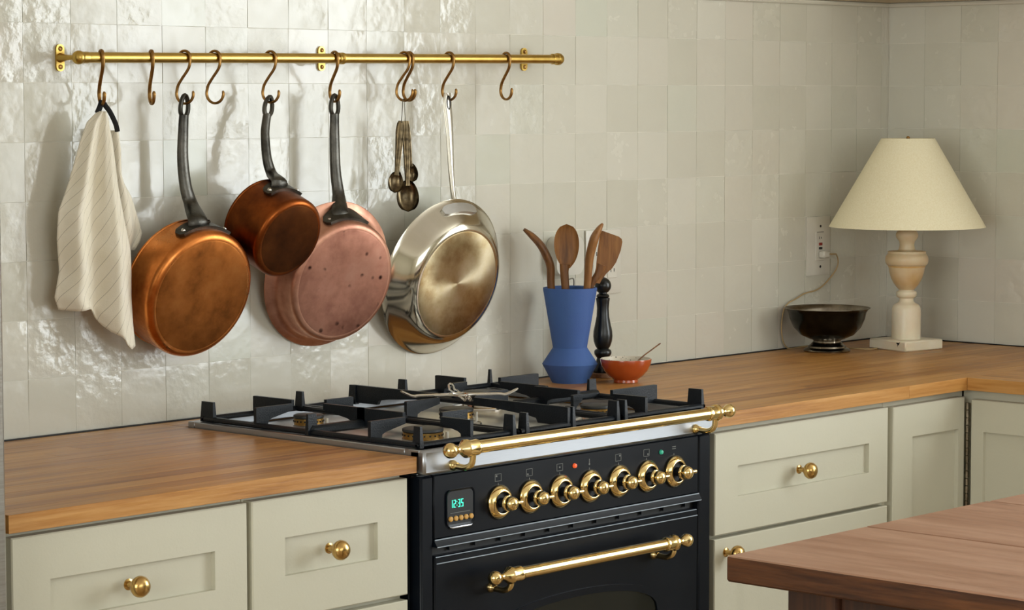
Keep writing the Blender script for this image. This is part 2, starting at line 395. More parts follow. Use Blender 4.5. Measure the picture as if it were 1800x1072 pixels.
# upper wall and trims above the tiling
g = G().box(-4.0, XW, -0.006, 0.0012, 1.7065, 2.5); struct('trim_1', g, 'plaster_tan')
struct('trim_2', G().box(XW-0.006, XW+0.0012, -1.6, -0.006, 1.7065, 2.5), 'plaster_tan')
g = G(); g.tube([(-4.0, -0.003, 1.7005), (XW, -0.003, 1.7005)], 0.0055, 8); struct('trim_3', g, 'zellige')
g = G(); g.tube([(XW-0.003, 0.0, 1.7005), (XW-0.003, -1.6, 1.7005)], 0.0055, 8); struct('trim_4', g, 'zellige')
# shelf bottom that just enters the picture at the top right
struct('trim_5', G().box(XW-0.26, XW-0.006, -1.3, -0.012, 1.717, 1.745, 0.003), 'ceiling_paint')

# glazed wall tiles: nine slightly uneven meshes shared by all
TP = 0.1
def tile_mesh(seed):
    r = random.Random(seed); g = G(); w = TP*0.5-0.0003; n = 3; dy = 0.009
    fr = [[(-w+2*w*j/n, 0, -w+2*w*i/n) for j in range(n+1)] for i in range(n+1)]
    front = []
    for i in range(n+1):
        row = []
        for j in range(n+1):
            x, y, z = fr[i][j]; edge = i in (0, n) or j in (0, n)
            if edge: x += r.uniform(-0.0004, 0.0002)*(1 if x > 0 else -1); z += r.uniform(-0.0004, 0.0002)*(1 if z > 0 else -1)
            row.append((x, r.uniform(-0.00018, 0.00018)+(0.0003 if edge else 0), z))
        front.append(row)
    g.grid(front)
    m = n+1; loop = [j for j in range(m)]+[i*m+n for i in range(1, m)]+[n*m+j for j in range(n-1, -1, -1)]+[i*m for i in range(n-1, 0, -1)]
    b0 = len(g.v)
    for q in loop: x, y, z = g.v[q]; g.v.append((x, dy, z))
    L = len(loop)
    for q in range(L): g.f.append((loop[q], loop[(q+1) % L], b0+(q+1) % L, b0+q))
    me = to_mesh('tile', g, angle=50); me.materials.append(MAT['zellige']); return me
TM = [tile_mesh(s) for s in range(9)]
rt = random.Random(3)
def place_tile(parent, loc, rz, sz=1.0, sx=1.0):
    o = bpy.data.objects.new('tile', rt.choice(TM)); C.objects.link(o); o.parent = parent
    o.location = loc; o.scale = (sx, 1, sz)
    o.rotation_euler = (R_(max(-0.3, min(0.3, rt.gauss(0, 0.2)))), R_(rt.gauss(0, 0.2)), rz+R_(max(-0.3, min(0.3, rt.gauss(0, 0.2)))))
for i in range(-3, 26):
    for j in range(8):
        x0 = i*TP; x1 = min(x0+TP, XW); z0 = CT-0.001+j*TP+(0.0036 if j == 0 else 0); z1 = min(CT-0.001+(j+1)*TP, 1.697)
        place_tile(wall_back, ((x0+x1)/2, max(-0.0008, min(-0.0002, rt.gauss(-0.0005, 0.0002))), (z0+z1)/2), 0, (z1-z0)/TP, (x1-x0)/TP)
for i in range(9):
    for j in range(8):
        z0 = CT-0.001+j*TP+(0.0036 if j == 0 else 0); z1 = min(CT-0.001+(j+1)*TP, 1.697)
        place_tile(wall_right, (XW+max(-0.0008, min(-0.0002, rt.gauss(-0.0005, 0.0002))), -(i+0.5)*TP-0.002, (z0+z1)/2), R_(-90), (z1-z0)/TP)

# open dirt-dark joint between tiles and worktops
struct('trim_6', G().box(-0.524, XW-0.001, -0.0075, -0.0004, 0.885, 0.9130), 'slot_black')
struct('trim_7', G().box(XW-0.0075, XW-0.0004, -1.55, -0.0075, 0.885, 0.9130), 'slot_black')

# ================================================================== cabinets
def panel_front(g, gp, x0, x1, z0, z1, px0, px1, pz0, pz1, y, th=0.02, ax='y'):
    """frame-and-panel front: rails and stiles in g, the recessed panel in gp; along x (front at y) or along y (front at x)"""
    rc = 0.009
    def bx(G_, a0, a1, c0, c1, d0, d1, b=0.0016):
        if ax == 'y': G_.box(a0, a1, y+d0, y+d1, c0, c1, b)
        else: G_.box(y+d0, y+d1, a0, a1, c0, c1, b)
    b = 0.0018; mp = (lambda a, c, d: (a, y+d, c)) if ax == 'y' else (lambda a, c, d: (y+d, a, c))
    rect = lambda e: [(x0+e, z0+e), (x1-e, z0+e), (x1-e, z1-e), (x0+e, z1-e)]
    inn = [(px0, pz0), (px1, pz0), (px1, pz1), (px0, pz1)]
    V = [mp(p, q, th) for p, q in rect(0)]+[mp(p, q, b) for p, q in rect(0)]+[mp(p, q, 0) for p, q in rect(b)]+[mp(p, q, 0) for p, q in inn]+[mp(p, q, th) for p, q in inn]
    g.add(V, [(k*4+i, k*4+(i+1) % 4, (k+1)*4+(i+1) % 4, (k+1)*4+i) for k in range(4) for i in range(4)]+[(16+i, 16+(i+1) % 4, (i+1) % 4, i) for i in range(4)])
    bx(gp, px0-0.004, px1+0.004, pz0-0.004, pz1+0.004, rc, th-0.002, 0)
def knob_mesh():
    g = G(); g.lathe([(0, 0), (0.0085, 0), (0.0085, 0.0018), (0.0055, 0.003), (0.0045, 0.009), (0.0055, 0.0135), (0.0095, 0.0165), (0.0137, 0.0205), (0.0158, 0.0255), (0.0155, 0.0305), (0.0125, 0.0355), (0.007, 0.0385), (0, 0.0395)], 24, axis=(0, -1, 0))
    me = to_mesh('knob', g); me.materials.append(MAT['brass_knob']); return me
KM = knob_mesh()
def knob(parent, x, y, z, rz=0):
    o = bpy.data.objects.new('knob', KM); C.objects.link(o); o.parent = parent
    px, py, pz = ORG[parent.name]; o.location = (x-px, y-py, z-pz); o.rotation_euler = (0, 0, rz); o['label'] = 'round brass knob'
    return o
def front(parent, name, x0, x1, z0, z1, px, pz, kn=None, ax='y', y=YD):
    g, gp = G(), G(); panel_front(g, gp, x0, x1, z0, z1, px[0], px[1], pz[0], pz[1], y, ax=ax)
    d = obj(name, g, 'cabinet_paint', parent); obj('panel', gp, 'cabinet_paint', d)
    if kn: knob(d, kn[0], y, kn[1]) if ax == 'y' else knob(d, y, kn[0], kn[1], R_(-90))
    return d
def carcass(parent, x0, x1, y0, y1):
    g = G(); g.box(x0, x1, y0, y1, 0.10, 0.8835, 0.001); obj('body', g, 'cabinet_paint', parent)
    g = G(); g.box(x0, x1, y0+0.05, y1, 0.0, 0.10); obj('toe_kick', g, 'cabinet_inside', parent)
t = thing('base_cabinet', 'sage cream cabinet with wide shaker drawer and brass knob at the far left', 'cabinet', (-0.295, -0.31, 0), group='base cabinets')
carcass(t, -0.522, -0.074, YF, -0.012)
front(t, 'drawer', -0.5125, -0.0785, 0.690, 0.876, (-0.447, -0.143), (0.7527, 0.811), (-0.308, 0.784))
front(t, 'drawer', -0.5125, -0.0785, 0.40, 0.6815, (-0.447, -0.143), (0.465, 0.616), (-0.308, 0.54))
front(t, 'drawer', -0.5125, -0.0785, 0.11, 0.392, (-0.447, -0.143), (0.175, 0.327), (-0.308, 0.25))
t = thing('base_cabinet', 'sage cream cabinet with narrow shaker drawer directly left of the black range', 'cabinet', (0.10, -0.31, 0), group='base cabinets')
carcass(t, -0.0735, 0.2655, YF, -0.012)
front(t, 'drawer', -0.0686, 0.2635, 0.6885, 0.8765, (-0.0025, 0.1958), (0.7543, 0.8138), (0.0895, 0.7858))
front(t, 'drawer', -0.0686, 0.2635, 0.40, 0.6795, (-0.0025, 0.1958), (0.465, 0.614), (0.0895, 0.54))
front(t, 'drawer', -0.0686, 0.2635, 0.11, 0.392, (-0.0025, 0.1958), (0.175, 0.327), (0.0895, 0.25))
t = thing('base_cabinet', 'sage cream cabinet with wide shaker drawer directly right of the black range', 'cabinet', (1.335, -0.31, 0), group='base cabinets')
carcass(t, 1.0535, 1.617, YF, -0.012)
front(t, 'drawer', 1.0566, 1.609, 0.6835, 0.8722, (1.1247, 1.544), (0.7493, 0.807), (1.3135, 0.780))
front(t, 'door', 1.0566, 1.609, 0.11, 0.6765, (1.1247, 1.544), (0.175, 0.611), (1.090, 0.650))
t = thing('corner_cabinet', 'sage cream corner cabinet with tall shaker door at the inner corner', 'cabinet', (1.80, -0.31, 0), group='base cabinets')
carcass(t, 1.6175, 1.905, YF, -0.012)
d = front(t, 'door', 1.6274, 1.884, 0.11, 0.8702, (1.6945, 1.8617), (0.175, 0.8058))
g = G(); z = 0.858; i = 0
while z > 0.13:
    g.cyl((1.8885, -0.6435, z), (1.8885, -0.6435, z-0.0148), 0.0042 if i % 2 else 0.0040, 12, 0.0006); z -= 0.0157; i += 1
obj('piano_hinge', g, 'bowl_foot', d)
t = thing('side_cabinet', 'shaded sage cream cabinet under the worktop of the right wall', 'cabinet', (2.2, -1.1, 0), group='base cabinets')
g = G(); g.box(1.906, XW-0.012, -1.55, -0.622, 0.10, 0.8835, 0.001); obj('body', g, 'cabinet_paint', t)
g = G(); g.box(1.956, XW-0.012, -1.55, -0.67, 0.0, 0.10); obj('toe_kick', g, 'cabinet_inside', t)
front(t, 'door', -1.10, -0.6535, 0.11, 0.8655, (-1.035, -0.684), (0.175, 0.8003), ax='x', y=1.886)
front(t, 'door', -1.545, -1.105, 0.11, 0.8655, (-1.48, -1.17), (0.175, 0.8003), ax='x', y=1.886)

# ================================================================== worktops of butcher block staves
def staves(parent, x0, x1, y0, y1, along, mat, seed, zb=0.885):
    r = random.Random(seed); W = 0.042
    a0, a1, b0, b1 = (x0, x1, y0, y1) if along == 'x' else (y0, y1, x0, x1)
    k = max(1, round((b1-b0)/W)); w = (b1-b0)/k
    for i in range(k):
        c = a0; cuts = []
        while True:
            c += r.uniform(0.35, 0.95)
            if c > a1-0.2: break
            cuts.append(c)
        ed = [a0]+cuts+[a1]
        for p, q in zip(ed, ed[1:]):
            u0, u1 = b0+i*w+0.00012, b0+(i+1)*w-0.00012
            bev = 0.0004
            g = G()
            if along == 'x': g.box(p+0.0001, q-0.0001, u0, u1, zb, CT, bev)
            else: g.box(u0, u1, p+0.0001, q-0.0001, zb, CT, bev)
            obj('stave', g, mat, parent)
t = thing('worktop', 'oiled butcher block worktop left of the range', 'worktop', (-0.13, -0.33, 0.885), group='butcher block worktops')
staves(t, -0.524, 0.2745, YC, -0.008, 'x', 'butcher_x', 5)
t = thing('worktop', 'oiled butcher block worktop right of the range running into the corner', 'worktop', (1.7, -0.33, 0.885), group='butcher block worktops')
staves(t, 1.046, XW-0.008, YC, -0.008, 'x', 'butcher_x', 11)
t = thing('worktop', 'shaded butcher block worktop along the right wall', 'worktop', (2.2, -1.1, 0.885), group='butcher block worktops')
staves(t, 1.8755, XW-0.008, -1.55, YC-0.0004, 'y', 'butcher_y', 17)
t = thing('worktop_filler', 'narrow wooden strip between the range and the tiled wall', 'worktop', (0.66, -0.04, 0.885))
staves(t, 0.276, 1.0445, -0.079, -0.008, 'x', 'butcher_x', 23)

# ================================================================== refrigerator at the left edge
t = thing('refrigerator', 'tall grey steel refrigerator cut off by the left edge', 'refrigerator', (-0.95, -0.36, 0))
obj('body', G().box(-1.32, -0.584, -0.655, -0.02, 0.02, 1.80, 0.004), 'fridge_steel', t)
obj('gasket', G().box(-1.31, -0.5805, -0.668, -0.656, 0.06, 1.78), 'fridge_gasket', t)
obj('door', G().box(-1.32, -0.5765, -0.72, -0.668, 0.05, 1.79, 0.006), 'fridge_steel', t)
obj('handle', G().tube([(-1.24, -0.722, 0.7), (-1.24, -0.76, 0.72), (-1.24, -0.76, 1.38), (-1.24, -0.722, 1.40)], 0.011, 10), 'fridge_steel', t)

# ================================================================== range
SX0, SX1, SYF, SYB, SZ = 0.2805, 1.0395, -0.661, -0.081, 0.9205
YB = -0.652
stove = thing('range_cooker', 'black enamel range cooker with steel hob and polished brass fittings', 'range', (0.66, -0.37, 0))
obj('body', G().box(SX0+0.001, SX1-0.010, YB+0.028, SYB, 0.10, 0.877, 0.002), 'enamel_black', stove)
obj('plinth', G().box(SX0+0.02, SX1-0.03, YB+0.06, SYB-0.02, 0.0, 0.10), 'enamel_black', stove)
for a, b in ((SX0+0.001, 0.3105), (0.9945, SX1-0.010)):
    obj('side_column', G().box(a, b, YB, YB+0.03, 0.10, 0.877, 0.0035), 'enamel_black', stove)
# steel hob: rim, sunken well, front apron
g = G(); RW = 0.018
g.box(SX0, SX1, SYF+0.012, SYF+0.046, SZ-0.0125, SZ, 0.0015).box(SX0, SX1, SYB-RW, SYB, SZ-0.0125, SZ, 0.0015)
g.box(SX0, SX0+RW, SYF+0.044, SYB-RW+0.001, SZ-0.0125, SZ, 0.0015).box(SX1-RW, SX1, SYF+0.044, SYB-RW+0.001, SZ-0.0125, SZ, 0.0015)
top = obj('hob_rim', g, 'steel_brushed', stove)
obj('hob_well', G().box(SX0+0.012, SX1-0.012, SYF+0.03, SYB-0.012, 0.878, 0.9055), 'steel_well', stove)
obj('front_apron', G().box(SX0, SX1, SYF, SYF+0.034, 0.8805, SZ, 0.004), 'steel_brushed', stove)
# burners
def burner(x, y, r, big=False):
    z = 0.9055
    b = obj('burner', G().lathe([(r*1.55, z), (r*1.5, z+0.0025), (r*1.12, z+0.0055), (r*1.04, z+0.0065), (r*1.04, z+0.0115), (0, z+0.0115)], 28, (x, y, 0)), 'chrome', stove)
    obj('burner_ring', G().lathe([(r*0.98, z+0.0112), (r*1.0, z+0.0122), (r*1.0, z+0.0222), (r*0.9, z+0.0228), (0, z+0.0228)], 28, (x, y, 0)), 'brass_burner', b)
    g = G()
    for k in range(22):
        a = 2*PI*k/22; g.cyl((x+math.cos(a)*r*0.99, y+math.sin(a)*r*0.99, z+0.0178), (x+math.cos(a)*(r*0.99+0.0014), y+math.sin(a)*(r*0.99+0.0014), z+0.0178), 0.0016, 6)
    obj('flame_port', g, 'slot_black', b)
    obj('burner_cap', G().lathe([(0, z+0.022), (r*0.98, z+0.0226), (r*1.03, z+0.0242), (r*1.02, z+0.0278), (r*0.9, z+0.0292), (0, z+0.0298)], 28, (x, y, 0)), 'burner_cap', b)
    obj('spark_plug', G().cyl((x+r*1.15, y-r*0.55, z+0.002), (x+r*1.15, y-r*0.55, z+0.02), 0.0028, 8), 'plastic_white', b)
for bx_, by_, br in ((0.414, -0.247, 0.026), (0.414, -0.526, 0.034), (0.655, -0.372, 0.030), (0.877, -0.228, 0.038), (0.862, -0.522, 0.028)): burner(bx_, by_, br)
# control panel
cp = obj('control_panel', G().box(0.3112, 0.9938, YB+0.0006, YB+0.03, 0.772, 0.877, 0.002), 'enamel_black', stove)
# knobs
def knob_parts():
    bez = G().lathe([(0, 0), (0.0282, 0), (0.0288, 0.0022), (0.0278, 0.0046), (0.0215, 0.0100), (0.0194, 0.0107), (0.0184, 0.0104), (0.0174, 0.0040), (0, 0.0040)], 36, axis=(0, -1, 0))
    stem = G().lathe([(0, 0.0160), (0.0100, 0.0162), (0.0132, 0.0178), (0.0140, 0.0200), (0.0132, 0.0222), (0.0118, 0.0230), (0.0126, 0.0262), (0.0122, 0.0300), (0.0108, 0.0340), (0.0080, 0.0370), (0.004, 0.0386), (0, 0.0390)], 28, axis=(0, -1, 0))
    pin = G().lathe([(0.0032, 0.008), (0.0034, 0.019), (0.0040, 0.0225), (0.0037, 0.0255), (0.002, 0.0272), (0, 0.0276)], 14, (0, -0.0275, 0), axis=(1, 0, 0.0))
    rc = G().lathe([(0.0080, 0.0168), (0.0080, 0.0044), (0.0172, 0.0044), (0.0182, 0.0103)], 28, axis=(0, -1, 0))
    mk = G().lathe([(0, 0), (0.0014, 0), (0.0012, 0.0006), (0, 0.0007)], 8, (0, -0.0075, 0.0226), axis=(0, -0.75, 0.66))
    out = []
    for n, gg, m in (('bezel', bez, 'brass_polished'), ('dial', stem, 'brass_polished'), ('pointer', pin, 'brass_polished'), ('recess', rc, 'slot_black'), ('index_mark', mk, 'slot_black')):
        me = to_mesh(n, gg); me.materials.append(MAT[m]); out.append((n, me))
    return out
KP = knob_parts(); so = Vector(ORG[stove.name])
for i in range(7):
    kx = 0.4655+i*0.0767; kz = 0.8162+i*0.0004
    base = None
    for n, me in KP:
        o = bpy.data.objects.new('control_knob' if n == 'bezel' else n, me); C.objects.link(o)
        if n == 'bezel': o.parent = stove; o.location = Vector((kx, YB, kz))-so; base = o; o['label'] = 'polished brass control knob'
        else: o.parent = base
# dial markings above each knob
def mark(x, z, kind, dot=None):
    g = G(); y0, y1 = YB+0.0001, YB+0.0016
    if kind == 'sq':
        w, h, t_ = 0.0078, 0.0062, 0.0006
        g.box(x-w, x+w, y0, y1, z+h-t_, z+h).box(x-w, x+w, y0, y1, z-h, z-h+t_).box(x-w, x-w+t_*1.3, y0, y1, z-h, z+h).box(x+w-t_*1.3, x+w, y0, y1, z-h, z+h)
        g.cyl((x+dot[0]*w*0.5, y1, z+dot[1]*h*0.45), (x+dot[0]*w*0.5, y0-0.0001, z+dot[1]*h*0.45), 0.0017, 8)
    elif kind == 'th': g.box(x-0.0006, x+0.0006, y0, y1, z-0.002, z+0.006).cyl((x, y1, z-0.003), (x, y0-0.0001, z-0.003), 0.0018, 8)
    else: g.box(x-0.005, x+0.005, y0, y1, z+0.0024, z+0.0036).box(x-0.005, x+0.005, y0, y1, z-0.0012, z)
    g.box(x-0.0005, x+0.0005, y0, y1, z-0.0125, z-0.009)
    obj('dial_marking', g, 'print_grey', cp)
for i, (k, d_) in enumerate((('sq', (-1, 1)), ('sq', (-1, -1)), ('sq', (0, 0)), ('th', None), ('sq', (1, 1)), ('sq', (1, -1)), ('eq', None))):
    mark(0.4635+i*0.0767, 0.8572+i*0.0005, k, d_)
for x, m, n in ((0.6547, 'lamp_orange', 'glowing orange indicator lamp'), (0.8871, 'lamp_green', 'green indicator lamp')):
    o = obj('indicator_lamp', G().lathe([(0.0042, 0), (0.0042, 0.002), (0.0032, 0.0042), (0, 0.0052)], 14, (x, YB+0.001, 0.857), axis=(0, -1, 0)), m, cp, label=n)
# clock
def rrect(x0, x1, z0, z1, r, n=5):
    P = []
    for cx, cz, a0 in ((x1-r, z1-r, 0), (x0+r, z1-r, 90), (x0+r, z0+r, 180), (x1-r, z0+r, 270)):
        for k in range(n+1): a = R_(a0+90*k/n); P.append((cx+r*math.cos(a), cz+r*math.sin(a)))
    return P
fy = lambda p, q, d: (p, d, q)
g = G(); ou = rrect(0.3388, 0.4048, 0.7885, 0.8495, 0.010); inn = rrect(0.3418, 0.4018, 0.7925, 0.8465, 0.008)
n_ = len(ou); vs_ = [(p, YB-0.0022, q) for p, q in ou]+[(p, YB-0.0006, q) for p, q in inn]+[(p, YB+0.0007, q) for p, q in ou]
g.add(vs_, [(i, (i+1) % n_, n_+(i+1) % n_, n_+i) for i in range(n_)]+[(2*n_+i, 2*n_+(i+1) % n_, (i+1) % n_, i) for i in range(n_)])
ck = obj('clock_panel', g, 'enamel_black', stove)
obj('clock_face', G().prism(inn, fy, YB-0.0007, YB+0.001), 'slot_black', ck)
obj('clock_ledge', G().tube([(0.3455, YB-0.002, 0.7885), (0.3500, YB-0.003, 0.7875), (0.3936, YB-0.003, 0.7875), (0.3985, YB-0.002, 0.7885)], [0.0008, 0.0020, 0.0020, 0.0008], 8), 'steel_brushed', ck)
obj('clock_line', G().box(0.3485, 0.3945, YB-0.0012, YB-0.0004, 0.8105, 0.8112), 'print_grey', ck)
SEG = {'1': 'bc', '2': 'abged', '3': 'abgcd', '5': 'afgcd'}
g = G(); dw, dh, st = 0.0046, 0.0128, 0.0011; z0 = 0.8195
def seg(x, ch):
    y0, y1 = YB-0.0016, YB-0.0006
    B = {'a': (x, x+dw, z0+dh-st, z0+dh), 'd': (x, x+dw, z0, z0+st), 'g': (x, x+dw, z0+dh/2-st/2, z0+dh/2+st/2), 'b': (x+dw-st, x+dw, z0+dh/2, z0+dh), 'c': (x+dw-st, x+dw, z0, z0+dh/2), 'f': (x, x+st, z0+dh/2, z0+dh), 'e': (x, x+st, z0, z0+dh/2)}
    for s_ in SEG[ch]: a, b, c, d = B[s_]; g.box(a, b, y0, y1, c, d)
seg(0.3488, '1'); seg(0.3560, '2'); seg(0.3662, '3'); seg(0.3735, '5')
g.box(0.3628, 0.3641, YB-0.0016, YB-0.0006, z0+0.0088, z0+0.0102).box(0.3628, 0.3641, YB-0.0016, YB-0.0006, z0+0.0028, z0+0.0042)
obj('clock_digits', g, 'led_teal', ck, label='teal glowing digits 12:35')
for i in range(5):
    obj('clock_button', G().lathe([(0.0044, 0), (0.0044, 0.0022), (0.0034, 0.0034), (0, 0.0038)], 16, (0.3485+i*0.0120, YB-0.0006, 0.8016), axis=(0, -1, 0)), 'button_tan', ck)
# trim, vents and oven door
g = G(); g.prism([(YB-0.006, 0.7600), (YB-0.0075, 0.7612), (YB-0.0045, 0.7655), (YB-0.001, 0.7712), (YB+0.01, 0.7712), (YB+0.01, 0.7600)], lambda p, q, d: (d, p, q), 0.3105, 0.9945)
obj('panel_trim', g, 'enamel_black', stove)
for a_, z_ in ((YB-0.0012, 0.7712), (YB-0.0068, 0.7604)):
    obj('trim_line', G().tube([(0.312, a_, z_), (0.993, a_, z_)], 0.0011, 6), 'trim_silver', stove)
obj('vent_slot', G().box(0.3112, 0.9938, YB+0.014, YB+0.028, 0.744, 0.7600), 'slot_black', stove)
for i in range(11):
    x = 0.355+i*0.061; obj('vent_post', G().box(x, x+0.0035, YB+0.008, YB+0.016, 0.749, 0.7575), 'grate_iron', stove)
door = obj('oven_door', G().box(0.3125, 0.9925, YB, YB+0.027, 0.14, 0.7445, 0.003), 'enamel_black', stove)
for a_, z_ in ((YB+0.001, 0.7425), (YB-0.0012, 0.7322)):
    obj('door_line', G().tube([(0.316, a_, z_), (0.989, a_, z_)], 0.0009, 6), 'trim_silver', door)
# arched window
def arch(x0, x1, z0, zs, zt, n=18):
    xc, hw, rise = (x0+x1)/2, (x1-x0)/2, zt-zs
    return [(x1, z0)]+[(xc+hw*math.cos(PI*k/n), zs+rise*math.sin(PI*k/n)**0.8) for k in range(n+1)]+[(x0, z0)]
A, B_ = arch(0.430, 0.8895, 0.27, 0.585, 0.6425), arch(0.445, 0.8745, 0.285, 0.578, 0.631); n_ = len(A)
g = G(); g.add([(p, YB+0.0004, q) for p, q in A]+[(p, YB-0.003, q) for p, q in A]+[(p, YB-0.003, q) for p, q in B_]+[(p, YB+0.0004, q) for p, q in B_], [(k*n_+i, k*n_+(i+1) % n_, (k+1)*n_+(i+1) % n_, (k+1)*n_+i) for k in range(3) for i in range(n_)])
obj('window_frame', g, 'enamel_black', door)
obj('door_glass', G().prism(B_, fy, YB-0.0004, YB+0.001), 'glass_dark', door)
# brass rails
def brass_rail(parent, name, x0, x1, y, z, yface, r, arms, zm, rc):
    o = obj(name, G().cyl((x0+0.03, y, z), (x1-0.03, y, z), r, 28), 'brass_polished', parent)
    for s_, xe in ((-1, x0), (1, x1)):
        ax = (s_, 0, 0); b0 = 0.034
        pr = [(r, -0.062), (rc, -0.061), (rc+0.0006, -0.058), (rc, -0.055), (rc-0.0003, -0.040), (rc+0.0022, -0.038), (rc+0.0022, -0.034), (rc, -0.032), (rc*0.82, -0.027), (rc*0.5, -0.0225), (rc*0.42, -0.018), (rc*0.45, -0.0145), (rc*0.62, -0.0125)]
        pr += [(rc*0.98*math.sin(PI*k/10), 0.0-rc*0.98*math.cos(PI*k/10)) for k in range(3, 11)]
        obj('finial', G().lathe(pr, 26, (xe, y, z), ax), 'brass_polished', o)
    for xa in arms:
        p = smooth_path([(xa, yface+0.001, zm), (xa, yface-0.012, zm-0.001), (xa, y+0.016, zm-0.001), (xa, y+0.003, zm+0.007), (xa, y, z-r*0.6)], 5)
        b = obj('arm', G().tube(p, 0.0052, 12), 'brass_polished', o)
        obj('arm_base', G().lathe([(0, 0), (0.0088, 0), (0.0088, 0.003), (0.0068, 0.006), (0.0052, 0.012), (0, 0.012)], 18, (xa, yface, zm), (0, -1, 0)), 'brass_polished', b)
    return o
brass_rail(stove, 'towel_rail', 0.293, 1.0105, -0.707, 0.9238, SYF, 0.0105, (0.3455, 0.9722), 0.8912, 0.0128)
brass_rail(door, 'door_handle', 0.4040, 0.9005, -0.700, 0.7030, YB, 0.0100, (0.4440, 0.8660), 0.6765, 0.0125)

# ================================================================== cast iron pan supports
def pan_support(label, x0, x1, burners, ears, sides):
    y0, y1 = -0.640, -0.105; z0 = SZ+0.0008; w = 0.011; zt = 0.9565
    t = thing('pan_support', label, 'pan support', ((x0+x1)/2, -0.37, SZ), group='cast iron pan supports')
    g = G(); zb = z0+0.0092
    g.box(x0, x0+w, y0, y1, z0, zb, 0.003).box(x1-w, x1, y0, y1, z0, zb, 0.003).box(x0, x1, y0, y0+w, z0, zb, 0.003).box(x0, x1, y1-w, y1, z0, zb, 0.003)
    obj('frame', g, 'grate_iron', t)
    def finger(p, q):
        """tapered vertical plate from the frame (p) towards the burner (q): high foot, pointed inner end"""
        P, Q = Vector((p[0], p[1], 0)), Vector((q[0], q[1], 0)); d = (Q-P); L = d.length; d.normalize(); nrm = Vector((-d.y, d.x, 0))*0.0034
        pr = [(0, z0+0.003), (0, zt-0.001), (0.002, zt), (L, zt), (L, zt-0.011), (L*0.42, z0+0.0145), (L*0.33, z0+0.011), (L*0.31, z0+0.003)]
        gg = G(); gg.prism(pr, lambda a, z, s_: P+d*a+nrm*s_+Vector((0, 0, z)), -1, 1); obj('finger', gg, 'grate_iron', t)
    for bx, by, rr in burners:
        xm = 0.5*(x0+x1)
        finger((x0+0.001, by), (bx-rr, by)); finger((x1-0.001, by), (bx+rr, by))
        up = y1-0.001 if by > -0.3 or len(burners) == 1 else -0.372
        dn = y0+0.001 if by < -0.45 or len(burners) == 1 else -0.390
        finger((bx, up), (bx, by+rr)); finger((bx, dn), (bx, by-rr))
    if len(burners) == 2:
        obj('cross_bar', G().box(x0+0.002, x1-0.002, -0.390, -0.372, z0, zb+0.006, 0.004), 'grate_iron', t)
    for ex, ey, ww, dd in ears:
        gg = G(); h = zt-z0; a = 0.002
        gg.add([(ex-ww, ey-dd, z0), (ex+ww, ey-dd, z0), (ex+ww, ey+dd, z0), (ex-ww, ey+dd, z0), (ex-ww+a, ey-dd+a, zt), (ex+ww-a, ey-dd+a, zt), (ex+ww-a, ey+dd-a, zt), (ex-ww+a, ey+dd-a, zt)], [(0, 1, 2, 3), (4, 5, 6, 7), (0, 1, 5, 4), (1, 2, 6, 5), (2, 3, 7, 6), (3, 0, 4, 7)])
        obj('ear', gg, 'grate_iron', t)
    return t
E1, E2 = 0.0045, 0.014
pan_support('black cast iron pan support on the left third of the hob', 0.2885, 0.520, [(0.414, -0.247, 0.040), (0.414, -0.526, 0.044)],
            [(0.2955, -0.119, E1, 0.017), (0.2955, -0.381, E2*0.8, E1), (0.2955, -0.632, E1, 0.009), (0.513, -0.118, E1, 0.010), (0.513, -0.632, E1, 0.012)], 2)
pan_support('black cast iron pan support in the middle of the hob under the wire trivet', 0.5265, 0.7885, [(0.655, -0.372, 0.045)],
            [(0.652, -0.112, E1, 0.010), (0.7805, -0.112, E1, 0.011), (0.548, -0.632, E1, 0.010), (0.665, -0.632, E1, 0.011), (0.7805, -0.632, E1, 0.012)], 1)
pan_support('black cast iron pan support on the right third of the hob', 0.795, 1.0305, [(0.877, -0.228, 0.046), (0.862, -0.522, 0.042)],
            [(1.0225, -0.110, 0.004, E1), (1.0225, -0.372, E2*0.8, E1), (1.0225, -0.622, E1, 0.017), (0.802, -0.632, E1, 0.012)], 2)
# wire trivet lying over the middle burner
t = thing('wire_trivet', 'bent chrome wire trivet lying on the middle pan support', 'trivet', (0.655, -0.40, 0.9575))
for k in range(4):
    a = R_(45+90*k+8); d1 = Vector((math.cos(a), math.sin(a), 0)); s1 = Vector((-d1.y, d1.x, 0)); c0 = Vector((0.640, -0.395, 0.9610))
    P = [c0+d1*0.012+s1*0.012, c0+d1*0.030+s1*0.0055, c0+d1*0.070+s1*0.0055, c0+d1*0.083+s1*0.0045+Vector((0, 0, -0.001)), c0+d1*0.100+s1*0.0035+Vector((0, 0, 0.006)), c0+d1*0.104+Vector((0, 0, 0.008)), c0+d1*0.100-s1*0.0035+Vector((0, 0, 0.006)), c0+d1*0.083-s1*0.0045+Vector((0, 0, -0.001)), c0+d1*0.070-s1*0.0055, c0+d1*0.030-s1*0.0055, c0+d1*0.012-s1*0.012]
    obj('wire_arm', G().tube(smooth_path(P, 4), 0.0019, 8), 'chrome', t)
obj('hub', G().tube([(0.640+0.017*math.cos(2*PI*k/20), -0.395+0.017*math.sin(2*PI*k/20), 0.9612) for k in range(20)], 0.0022, 8, closed=True), 'chrome', t)

